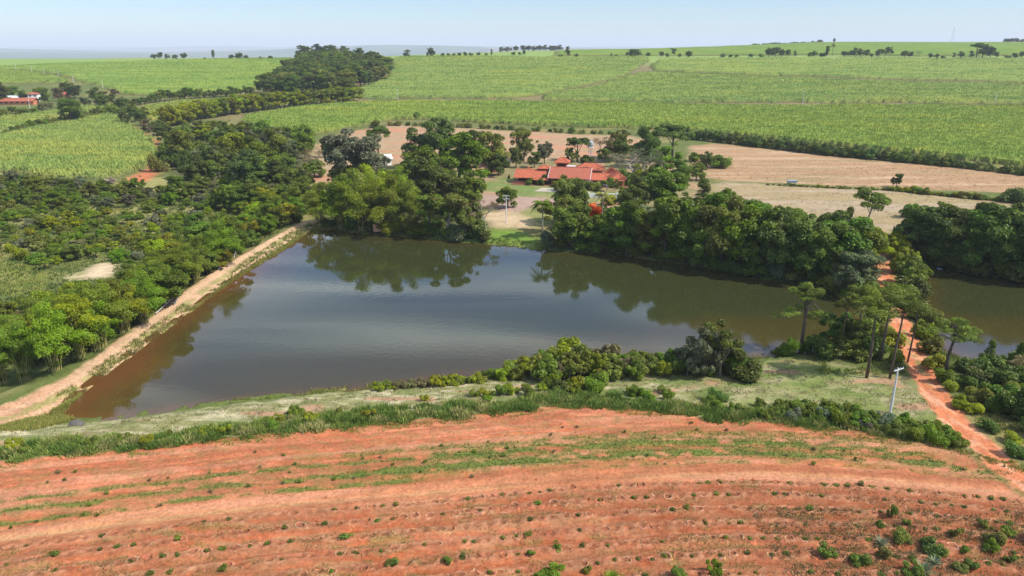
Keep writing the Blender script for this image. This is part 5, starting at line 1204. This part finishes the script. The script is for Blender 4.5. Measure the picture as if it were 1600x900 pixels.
trees(w23, g23, [('thin_shrub', 'mid', 1289, 868, 851, 1.1), ('shrub', 'mid', 1345, 880, 866, 1.3), ('rosette', 'silver', 1376, 850, 836, 1.2), ('thin_shrub', 'olive', 1383, 872, 855, .8), ('shrub', 'olive', 1405, 845, 827, 1.), ('shrub', 'dark', 1455, 862, 843, 1.2), ('thin_shrub', 'olive', 1470, 868, 852, .9), ('rosette', 'silver', 1442, 893, 872, 1.0), ('rosette', 'silver', 1460, 880, 866, 1.0), ('thin_shrub', 'mid', 1425, 898, 882, 1.2), ('shrub', 'olive', 1498, 890, 879, 1.2), ('thin_shrub', 'dark', 1515, 888, 877, 1.2), ('thin_shrub', 'olive', 1493, 838, 824, .8), ('shrub', 'olive', 1555, 852, 831, .9), ('shrub', 'bright', 1545, 858, 841, .8), ('thin_shrub', 'mid', 1573, 836, 824, 1.2), ('shrub', 'mid', 1508, 863, 854, 1.), ('thin_shrub', 'mid', 1580, 878, 867, .9), ('thin_shrub', 'bright', 860, 905, 887, 1.2), ('shrub', 'olive', 918, 893, 883, .9), ('rosette', 'bright', 955, 905, 889, 1.2), ('thin_shrub', 'mid', 1060, 903, 888, 1.), ('thin_shrub', 'bright', 1115, 895, 877, .7), ('shrub', 'mid', 700, 880, 869, .9), ('thin_shrub', 'mid', 830, 868, 859, .9), ('shrub', 'mid', 1375, 822, 813, .9), ('shrub', 'mid', 1415, 820, 811, 1.1), ('thin_shrub', 'olive', 1393, 808, 789, .4), ('shrub', 'olive', 1625, 850, 828, 1.1), ('shrub', 'mid', 350, 890, 881, .9), ('thin_shrub', 'olive', 1540, 826, 815, .9)])

# ------------------------------------------------------------------ buildings
def tile_material(name, col, col2):
    m, n, l, b = mat_new(name); b.inputs['Roughness'].default_value = .85; b.inputs['Specular IOR Level'].default_value = .2
    tc = n.new('ShaderNodeTexCoord'); no = n.new('ShaderNodeTexNoise'); no.inputs['Scale'].default_value = 1.3; no.inputs['Detail'].default_value = 8; no.inputs['Roughness'].default_value = .7
    l.new(tc.outputs['Object'], no.inputs['Vector'])
    mx = n.new('ShaderNodeMixRGB'); mx.inputs[1].default_value = (*col, 1); mx.inputs[2].default_value = (*col2, 1)
    rp = n.new('ShaderNodeValToRGB'); rp.color_ramp.elements[0].position = .35; rp.color_ramp.elements[1].position = .7
    l.new(no.outputs['Fac'], rp.inputs[0]); l.new(rp.outputs[0], mx.inputs[0]); l.new(mx.outputs[0], b.inputs['Base Color'])
    wv = n.new('ShaderNodeTexWave'); wv.bands_direction = 'X'; wv.inputs['Scale'].default_value = 1.4; wv.inputs['Distortion'].default_value = .4
    l.new(tc.outputs['Object'], wv.inputs['Vector'])
    bp = n.new('ShaderNodeBump'); bp.inputs['Strength'].default_value = .6; bp.inputs['Distance'].default_value = .08; l.new(wv.outputs['Fac'], bp.inputs['Height']); l.new(bp.outputs[0], b.inputs['Normal'])
    return m
M_TILE = tile_material('clay_tiles', (.50, .135, .062), (.29, .085, .05))
M_TILE_OLD = tile_material('weathered_tiles', (.42, .12, .065), (.27, .095, .06))
M_ORANGE = simple('orange_plaster', (.55, .20, .10), .85, .15, 1.2)
M_WHITE = simple('white_plaster', (.74, .72, .68), .8, .12, 1.0)
M_BRICK = simple('brick', (.26, .10, .06), .9, .3, 3)
M_WOOD = simple('dark_timber', (.075, .045, .028), .8, .3, 3)
M_GLASS = simple('window_glass', (.03, .04, .05), .1, .1, 1, .6)
M_STONE = simple('pale_stone', (.50, .44, .34), .9, .2, 2)
M_CONC = simple('pale_concrete', (.58, .57, .54), .85, .12, 1.5)
M_METAL = simple('galvanised', (.45, .47, .50), .45, .15, 2, .5, .6)
M_TANK = simple('tank_blue_grey', (.30, .34, .38), .5, .15, 1)
M_PANEL = simple('solar_glass', (.03, .06, .14), .15, .2, 2, .6)
M_TRUNK_DEAD = simple('bleached_wood', (.50, .47, .42), .85, .2, 2)

def gable(root, x0, x1, y0, y1, ze, rise, mat, name='roof', ov=.5, ridge_at=.5, fascia=None, t=.16):
    """ridge along x; eaves at ze"""
    yr = y0 + (y1 - y0) * ridge_at; X0, X1 = x0 - ov, x1 + ov; sl0 = rise / (yr - y0); sl1 = rise / (y1 - yr)
    mb = MB(); mb.slab([(X0, y0 - ov, ze - sl0 * ov), (X1, y0 - ov, ze - sl0 * ov), (X1, yr - .01, ze + rise), (X0, yr - .01, ze + rise)], t)
    mb.slab([(X0, yr + .01, ze + rise), (X1, yr + .01, ze + rise), (X1, y1 + ov, ze - sl1 * ov), (X0, y1 + ov, ze - sl1 * ov)], t)
    mb.box(X0, X1, yr - .02, yr + .02, ze + rise - .3, ze + rise - .02)
    r = mb.build(name, mat, root)
    c = MB(); c.tube([(X0 - .05, yr, ze + rise + .02), (X1 + .05, yr, ze + rise + .02)], [.14, .14], 6); c.build('ridge_cap', mat, r)
    if fascia:
        for xx in (X0 - .06, X1 + .06):
            f = MB(); f.hull([(xx - .05, y0 - ov, ze - sl0 * ov + .1), (xx + .05, y0 - ov, ze - sl0 * ov + .1), (xx + .05, yr, ze + rise + .1), (xx - .05, yr, ze + rise + .1)], [(xx - .05, y0 - ov, ze - sl0 * ov - .25), (xx + .05, y0 - ov, ze - sl0 * ov - .25), (xx + .05, yr, ze + rise - .25), (xx - .05, yr, ze + rise - .25)])
            f.build('bargeboard', fascia, r)
    return r
def hip(root, x0, x1, y0, y1, ze, rise, mat, ov=.5, name='roof'):
    x0 -= ov; x1 += ov; y0 -= ov; y1 += ov; w, d = x1 - x0, y1 - y0; yc, xc = (y0 + y1) / 2, (x0 + x1) / 2
    mb = MB()
    if w >= d: a, b = (x0 + d / 2, yc, ze + rise), (x1 - d / 2 + .001, yc, ze + rise)
    else: a, b = (xc, y0 + w / 2, ze + rise), (xc, y1 - w / 2 + .001, ze + rise)
    p = [(x0, y0, ze), (x1, y0, ze), (x1, y1, ze), (x0, y1, ze)]
    if w >= d: mb.face(p[0], p[1], b, a); mb.face(p[2], p[3], a, b); mb.face(p[1], p[2], b); mb.face(p[3], p[0], a)
    else: mb.face(p[1], p[2], b, a); mb.face(p[3], p[0], a, b); mb.face(p[0], p[1], a); mb.face(p[2], p[3], b)
    mb.hull([(q[0], q[1], ze - .01) for q in p], [(q[0], q[1], ze - .22) for q in p])
    r = mb.build(name, mat, root)
    for q, e in ((p[0], a), (p[1], b if w >= d else a), (p[2], b), (p[3], a if w >= d else b)):
        c = MB(); c.tube([(q[0], q[1], q[2] + .03), (e[0], e[1], e[2] + .03)], [.11, .11], 5); c.build('ridge_cap', mat, r)
    return r
def opening(root, kind, x, z, w, h, y, mat=M_GLASS, face='y'):
    """window or door on a wall whose outside is at y, facing the viewer side"""
    f = MB(); t = .09
    if face == 'y':
        for a in ((x - w / 2 - t, x - w / 2, z, z + h), (x + w / 2, x + w / 2 + t, z, z + h), (x - w / 2 - t, x + w / 2 + t, z + h, z + h + t)): f.box(a[0], a[1], y - .06, y + .02, a[2], a[3])
        o = f.build(kind, M_WOOD, root); g = MB(); g.box(x - w / 2, x + w / 2, y - .025, y + .02, z, z + h)
    else:
        for a in ((y - w / 2 - t, y - w / 2, z, z + h), (y + w / 2, y + w / 2 + t, z, z + h), (y - w / 2 - t, y + w / 2 + t, z + h, z + h + t)): f.box(x - .02, x + .06, a[0], a[1], a[2], a[3])
        o = f.build(kind, M_WOOD, root); g = MB(); g.box(x - .02, x + .025, y - w / 2, y + w / 2, z, z + h)
    g.build('pane' if kind == 'window' else 'leaf_panel', mat, o); return o
def post(root, x, y, z0, z1, mat, r=.15, name='column'):
    m = MB(); m.box(x - r, x + r, y - r, y + r, z0, z1); m.box(x - r - .06, x + r + .06, y - r - .06, y + r + .06, z1 - .18, z1 - .003 - .02); return m.build(name, mat, root)

hp = ground(888, 287)
house = empty('farmhouse', (hp[0], hp[1], hp[2] - .1), math.radians(-11))
tag(house, 'long low farmhouse with orange red tiled roofs among garden trees', 'house')
MB().box(-21, 22, -6.2, 9.2, -.8, .25).build('terrace', M_BRICK, house)
# middle block
MB().box(-6.2, 7.8, -3.0, 7.0, .25, 3.1).build('wall', M_ORANGE, house)
gable(house, -6.6, 8.2, -5.2, 7.4, 3.1, 3.0, M_TILE_OLD, ov=.4, fascia=M_WHITE)
for sx, c0 in ((-6.2, -6.25), (7.8, 7.85)):
    m = MB(); m.hull([(c0 - .08, -4.6, 3.1), (c0 + .08, -4.6, 3.1), (c0 + .08, 1.1, 5.8), (c0 - .08, 1.1, 5.8)], [(c0 - .08, -4.6, 2.95), (c0 + .08, -4.6, 2.95), (c0 + .08, 1.1, 2.95), (c0 - .08, 1.1, 2.95)]); m.build('gable_wall', M_WHITE, house)
for xx in (-6.0, -3.2, -.4, 2.4, 5.2): post(house, xx, -5.0, .25, 2.98, M_WOOD, .11)
for xx in (7.4, 8.3): post(house, xx, -5.2, .25, 2.95, M_WHITE, .2)
for xx in (-4.6, .6, 5.8): opening(house, 'window', xx, 1.1, 1.5, 1.2, -3.0)
for xx in (-2.0, 3.2): opening(house, 'door', xx, .27, 1.1, 2.15, -3.0, M_WOOD)
# left wing: long open verandah
MB().box(-19.4, -6.4, 1.2, 6.6, .25, 2.7).build('wall', M_BRICK, house)
gable(house, -20.0, -7.1, -3.2, 6.9, 2.6, 2.2, M_TILE, ov=.4)
gable(house, -12.4, -7.1, -5.4, -3.75, 2.2, .35, M_TILE, ov=.2)
for xx in (-19.8, -17.2, -14.6, -12.0, -9.4): post(house, xx, -3.0, .25, 2.62, M_WOOD, .11)
m = MB(); m.box(-20.2, -14.0, -4.6, -4.42, .25, 1.05); m.build('low_wall', M_BRICK, house)
for xx in (-17.5, -13.6, -9.8): opening(house, 'window', xx, 1.0, 1.4, 1.1, 1.2)
MB().box(-16.2, -15.5, 3.1, 3.8, 4.0, 5.6).build('chimney', M_ORANGE, house)
# raised vent roof over the left wing
MB().box(-11.4, -7.7, 1.6, 5.0, 3.7, 5.3).build('lantern_wall', M_WOOD, house); hip(house, -11.4, -7.7, 1.6, 5.0, 5.32, 1.1, M_TILE, .7)
# belvedere behind
MB().box(-6.0, -1.8, 9.4, 13.2, -.3, 4.2).build('tower_wall', M_ORANGE, house)
for xx, yy in ((-5.8, 9.6), (-2.0, 9.6), (-2.0, 13.0), (-5.8, 13.0)): post(house, xx, yy, 4.2, 6.6, M_ORANGE, .22)
MB().box(-5.5, -2.3, 12.3, 12.6, 4.22, 6.4).build('tower_screen', M_WOOD, house)
hip(house, -6.0, -1.8, 9.4, 13.2, 6.62, 1.8, M_TILE, .9)
# back block and right wing
MB().box(3.2, 12.0, 7.05, 14.5, .25, 3.0).build('wall', M_ORANGE, house); hip(house, 1.6, 12.4, 7.6, 14.6, 4.4, 2.1, M_TILE, .3)
MB().box(13.0, 17.6, 6.6, 12.0, .25, 3.3).build('wall', M_WHITE, house); hip(house, 12.9, 17.8, 6.6, 12.2, 3.32, 1.9, M_TILE, .3)
MB().box(8.3, 15.4, -2.2, 6.9, .25, 2.9).build('wall', M_WHITE, house)
gable(house, 8.95, 15.2, -3.6, 6.4, 2.6, 1.6, M_TILE, ov=.35)
MB().box(15.6, 21.0, -3.6, 5.6, .25, 3.0).build('wall', M_ORANGE, house); hip(house, 15.5, 21.4, -4.4, 6.0, 3.1, 1.9, M_TILE, .35)
for xx in (10.4, 13.2): opening(house, 'window', xx, .9, 1.7, 1.4, -2.2)
for xx in (17.0, 19.6): opening(house, 'window', xx, .9, 1.2, 1.3, -3.6)
for yy in (-1.4, 2.2): opening(house, 'window', 21.0, .9, 1.3, 1.3, yy, face='x')
for xx in (15.8, 18.2, 20.8): post(house, xx, -5.6, .25, 2.6, M_ORANGE, .22)
MB().box(15.4, 21.2, -5.9, -5.3, 2.62, 2.95).build('pergola_beam', M_ORANGE, house)
m = MB(); m.box(14.7, 15.2, -5.4, -4.6, .25, 2.2); m.build('gate_pier', M_WHITE, house)
s_ = MB(); s_.slab([(5.2, 2.2, 5.8), (7.2, 2.2, 5.8), (7.2, 1.25, 6.4), (5.2, 1.25, 6.4)][::-1], .1); s_.build('solar_panel', M_PANEL, house)
s_ = MB(); s_.tube([(-1.0, 2.2, 6.3), (2.2, 2.2, 6.3)], [.32, .32], 10); s_.build('water_heater', M_WHITE, house)
s_ = MB(); s_.box(-.6, -.4, 2.1, 2.3, 5.4, 6.02); s_.box(1.6, 1.8, 2.1, 2.3, 5.4, 6.02); s_.build('heater_bracket', M_METAL, house)

# garden steps and the retaining wall
gp = ground(858, 298); st = empty('garden_steps', (gp[0], gp[1], gp[2]), math.radians(-8)); tag(st, 'curved pale stone steps and path on the lawn below the house', 'steps')
for i in range(5): MB().box(-5 + i * .5, 5.0 - i * .2, -2.2 + i * .75, -1.45 + i * .75, -.3, .12 + i * .13).build('step', M_STONE, st)
MB().box(3.6, 5.0, 1.9, 4.5, -.3, 1.6).build('side_wall', M_ORANGE, st)
gp = ground(942, 309); o = empty('garden_wall', (gp[0], gp[1], gp[2]), math.radians(-6)); tag(o, 'low white garden wall below the farmhouse terrace', 'wall')
MB().box(-4.8, 4.8, -.15, .15, -.4, 1.5).build('wall_panel', M_WHITE, o)
for xx in (-4.8, 0, 4.8): MB().box(xx - .25, xx + .25, -.28, .28, -.4, 1.75).build('pier', M_WHITE, o)

# water tower
wp = ground(922, 253); wt = empty('water_tower', wp, .3); tag(wt, 'pale elevated water tank on a slim tower behind the farmhouse', 'water tower')
zt = top_height(wp, 220)
for a in (-1, 1):
    for b in (-1, 1): MB().tube([(a * .75, b * .75, -.3), (a * .6, b * .6, zt - 2.9)], [.1, .08], 6).build('leg', M_CONC, wt)
for z_ in (zt * .25, zt * .5): 
    MB().box(-.72, .72, -.72, -.62, z_, z_ + .12).build('brace', M_METAL, wt); MB().box(-.72, .72, .62, .72, z_, z_ + .12).build('brace', M_METAL, wt)
MB().box(-1.3, 1.3, -1.3, 1.3, zt - 2.9, zt - 2.7).build('platform', M_CONC, wt)
tk = MB().tube([(0, 0, zt - 2.69), (0, 0, zt - 1.5), (0, 0, zt - .4), (0, 0, zt - .1)], [1.05, 1.12, 1.15, .6], 16).build('tank', M_TANK, wt, True)
MB().tube([(0, 0, zt - .1), (0, 0, zt + .05)], [.35, .3], 10).build('lid', M_METAL, tk)
MB().tube([(.2, .2, -.2), (.2, .2, zt - 2.9)], [.09, .09], 6).build('pipe', M_METAL, wt)

# white cottage
cp_ = ground(602, 257); ct = empty('cottage', cp_, math.radians(20)); tag(ct, 'small white cottage with a bright pale roof behind the bamboo', 'house')
MB().box(-2.4, 2.4, -2.6, 2.6, -.4, 3.0).build('wall', M_WHITE, ct)
M_WROOF = simple('white_sheet_roof', (.72, .72, .72), .6, .08, 1)
gable(ct, -2.5, 2.5, -2.8, 2.8, 3.0, 1.3, M_WROOF, ov=.4)
opening(ct, 'window', 1.2, 1.1, 1.0, 1.0, -2.6); opening(ct, 'door', -.9, 0, .9, 2.1, -2.6, M_WOOD); opening(ct, 'window', 2.4, 1.2, .9, .9, .2, face='x')

# open shed
sp_ = ground(760, 272); sh = empty('open_shed', sp_, math.radians(4)); tag(sh, 'open sided shed with a dusty pink tiled roof left of the farmhouse', 'shed')
M_DUSTY = tile_material('dusty_tiles', (.50, .26, .16), (.40, .20, .12))
gable(sh, -4.6, 4.6, -3.6, 3.6, 2.7, 1.5, M_DUSTY, ov=.4)
for xx in (-4.4, -1.5, 1.5, 4.4):
    for yy in (-3.5, 3.5): post(sh, xx, yy, -.3, 2.62, M_WOOD, .12)
MB().box(-4.4, 4.4, 3.1, 3.3, -.2, 2.4).build('rear_wall', M_BRICK, sh)

# boat shelter on the water edge
bp_ = plane(597, 366, 0); bh = empty('boat_shelter', (bp_[0], bp_[1], 0), math.radians(12)); tag(bh, 'small open boat shelter with a tiled roof on the water edge', 'shelter')
gable(bh, -2.0, 2.0, -1.7, 1.7, 1.7, 1.0, M_DUSTY, ov=.35)
for xx in (-1.9, 1.9):
    for yy in (-1.6, 1.6): post(bh, xx, yy, -1.2, 1.6, M_WOOD, .1)
MB().box(-2.1, 2.1, -1.8, 1.8, .12, .26).build('deck', M_WOOD, bh)

# far farm at the left edge
fp = ground(32, 163); fm = empty('farm_building', fp, math.radians(4)); tag(fm, 'long red roofed farm building at the far left edge', 'farm building')
MB().box(-22, 12, -4, 4, -.5, 2.8).build('wall', M_ORANGE, fm); gable(fm, -22.3, 12.3, -4.6, 4.6, 2.8, 2.0, M_TILE_OLD, ov=.5)
for xx in np.arange(-20, 11, 4.0): opening(fm, 'window', xx, 1.0, 1.6, 1.2, -4.0)
fp = ground(55, 158); fm = empty('white_house', fp, math.radians(10)); tag(fm, 'white two storey house behind the long red roofed farm building', 'house')
MB().box(-3.5, 3.5, -3, 3, -.5, 5.6).build('wall', M_WHITE, fm); hip(fm, -3.6, 3.6, -3.1, 3.1, 5.62, 1.4, M_TILE_OLD, .4)
for zz in (1.0, 3.6):
    for xx in (-1.8, 1.8): opening(fm, 'window', xx, zz, 1.2, 1.2, -3.0)
fp = ground(20, 157); fm = empty('white_shed', fp, math.radians(5)); tag(fm, 'low white shed at the far left behind the red roofs', 'shed')
MB().box(-5, 6, -2, 2, -.5, 2.6).build('wall', M_WHITE, fm); gable(fm, -5.2, 6.2, -2.2, 2.2, 2.6, 1.0, M_WROOF, ov=.3)
fp = ground(98, 153); fm = empty('barn', fp, math.radians(-5)); tag(fm, 'small barn with a brick red roof among the far left trees', 'barn')
MB().box(-5, 5, -3, 3, -.5, 3.0).build('wall', M_ORANGE, fm); gable(fm, -5.2, 5.2, -3.4, 3.4, 3.0, 2.0, M_TILE_OLD, ov=.4)

# feed cart in the tan field
tp_ = ground(1237, 288); tr_ = empty('water_trough', tp_, .1); tag(tr_, 'grey blue metal trough on legs between the two dry fields', 'trough')
b_ = MB(); b_.hull([(-1.9, -.7, 1.5), (1.9, -.7, 1.5), (1.9, .7, 1.5), (-1.9, .7, 1.5)], [(-1.6, -.5, .6), (1.6, -.5, .6), (1.6, .5, .6), (-1.6, .5, .6)]); b_.build('basin', M_TANK, tr_)
for xx in (-1.4, 1.4):
    for yy in (-.4, .4): MB().box(xx - .08, xx + .08, yy - .08, yy + .08, -.2, .62).build('leg', M_METAL, tr_)

# ------------------------------------------------------------------ poles
def pole(P, h, label, arms=1, group='utility poles', lamp=False, rz=0.0, mat=M_CONC):
    o = empty('utility_pole', P, rz); tag(o, label, 'pole', group)
    MB().tube([(0, 0, -.5), (0, 0, h * .5), (0, 0, h)], [.17, .14, .1], 8).build('shaft', mat, o)
    for i in range(arms):
        z = h - .25 - i * .9; c = MB().box(-1.0, 1.0, -.17, -.07, z, z + .13).build('crossarm', M_CONC, o)
        for xx in (-.85, -.3, .3, .85): MB().tube([(xx, -.12, z + .13), (xx, -.12, z + .34)], [.06, .04], 6).build('insulator', M_TANK, c)
    return o
P = ground(1391, 645); pole(P, top_height(P, 575), 'near white concrete pole with a short crossarm by the red road', 1, rz=.5)
P = ground(791, 348); o = pole(P, top_height(P, 305), 'white pole with double crossarm on the lawn by the lake', 2)
P = ground(622, 158); pole(P, top_height(P, 140), 'pole on the cane lane right of the clipped tree row')
P = ground(1254, 165); pole(P, top_height(P, 143), 'pole in the cane lane above the hedge right of the farmhouse')
P = ground(1554, 164); pole(P, top_height(P, 144), 'pole in the cane lane near the right edge of the picture')
for i, (px, py, pt) in enumerate(((25, 109, 100), (50, 113, 102), (70, 117, 106), (92, 122, 111), (115, 129, 117), (161, 138, 124), (47, 170, 152), (181, 167, 155))):
    P = ground(px, py); pole(P, top_height(P, pt), ('pole standing before the red roofed farm building at the far left' if i == 6 else 'pole at the lower end of the far left track bend' if i == 7 else f'{ordinal(i)} pole from the left along the far left cane track'))
# lattice pylon on the far crest
P = at_dist(1487, 1750); py_o = empty('lattice_pylon', P, .4); tag(py_o, 'faint lattice power pylon on the far right crest', 'pylon')
Hh = 34.0
for a in (-1, 1):
    for b in (-1, 1): MB().tube([(a * 3, b * 3, -.5), (a * .5, b * .5, Hh)], [.16, .1], 4).build('leg', M_METAL, py_o)
for i in range(7):
    z0, z1 = Hh * i / 7, Hh * (i + 1) / 7; r0, r1 = 3 - 2.5 * i / 7, 3 - 2.5 * (i + 1) / 7
    for b in (-1, 1): MB().tube([(-r0, b * r0, z0), (r1, b * r1, z1)], [.08, .08], 4).build('brace', M_METAL, py_o)
for z_ in (Hh * .78, Hh * .9): MB().tube([(-5, 0, z_), (0, 0, z_ + .3), (5, 0, z_)], [.08, .14, .08], 4).build('crossarm', M_METAL, py_o)

# ------------------------------------------------------------------ fallen trunks by the dam
def log(pts, r, label):
    Q_ = [np.array(p) for p in pts]; mb = MB(); mb.tube(Q_, np.linspace(r, r * .4, len(Q_)), 7)
    tag(mb.build('fallen_trunk', M_TRUNK_DEAD, None, True), label, 'trunk', 'bleached trunks by the dam')
def gz(px, py, up): p = ground(px, py); p[2] += up; return p
log([gz(342, 422, .2), gz(352, 408, 1.2), gz(368, 402, 4.2)], .16, 'long bleached trunk leaning out of the trees over the dam path')
log([gz(366, 402, .0), gz(370, 394, 2.0), gz(376, 392, 4.6)], .14, 'steep bleached trunk at the dam path beside the long leaning one')
log([gz(272, 478, .3), gz(285, 466, 1.5), gz(292, 462, 3.2)], .13, 'forked pale dead trunk beside the middle of the dam path')
log([gz(244, 492, .3), gz(262, 480, .9), gz(276, 476, 1.8)], .13, 'low pale dead trunk at the bamboo edge of the dam path')
# dark boulder on the shore
rp_ = ground(120, 664); bm_v = []
d_ = unit(60, np.random.default_rng(3))
import bmesh
bm = bmesh.new(); bmesh.ops.create_icosphere(bm, subdivisions=3, radius=1.0)
for v in bm.verts:
    q_ = v.co; s_ = .8 + .4 * float(vn(q_.x * 1.7 + 5, q_.y * 1.7 + q_.z * 1.3, 9)); v.co = (q_.x * s_ * 1.0, q_.y * s_ * .7, q_.z * s_ * .55)
me = bpy.data.meshes.new('boulder'); bm.to_mesh(me); bm.free(); me.materials.append(simple('dark_rock', (.10, .09, .08), .9, .4, 2))
o = link(bpy.data.objects.new('boulder', me)); o.location = (rp_[0], rp_[1], rp_[2] + .15); tag(o, 'dark flat boulder on the near shore beside the dam end', 'rock')

# ------------------------------------------------------------------ labels of the plants: count along the picture within each look and place
seen = {}
for o, px, look, where in REG: seen.setdefault((look, where), []).append((px, o))
for (look, where), v in seen.items():
    v.sort(key=lambda t: t[0])
    for i, (px, o) in enumerate(v):
        o['label'] = f'{look} {where}' if len(v) == 1 else f'{ordinal(i)} {look} from the left {where}'

# ------------------------------------------------------------------ haze
hz, hn, hl, hb = mat_new('haze_air'); hn.remove(hb)
pv = hn.new('ShaderNodeVolumePrincipled'); pv.inputs['Color'].default_value = (.88, .95, 1.0, 1); pv.inputs['Density'].default_value = 0.85e-4; pv.inputs['Anisotropy'].default_value = 0.0
hl.new(pv.outputs[0], hn['Material Output'].inputs['Volume'])
o = MB().box(-24000, 24000, -1500, 32000, -110, 330).build('haze', hz); tag(o, 'pale blue haze over the far valley', 'haze', None, 'stuff')
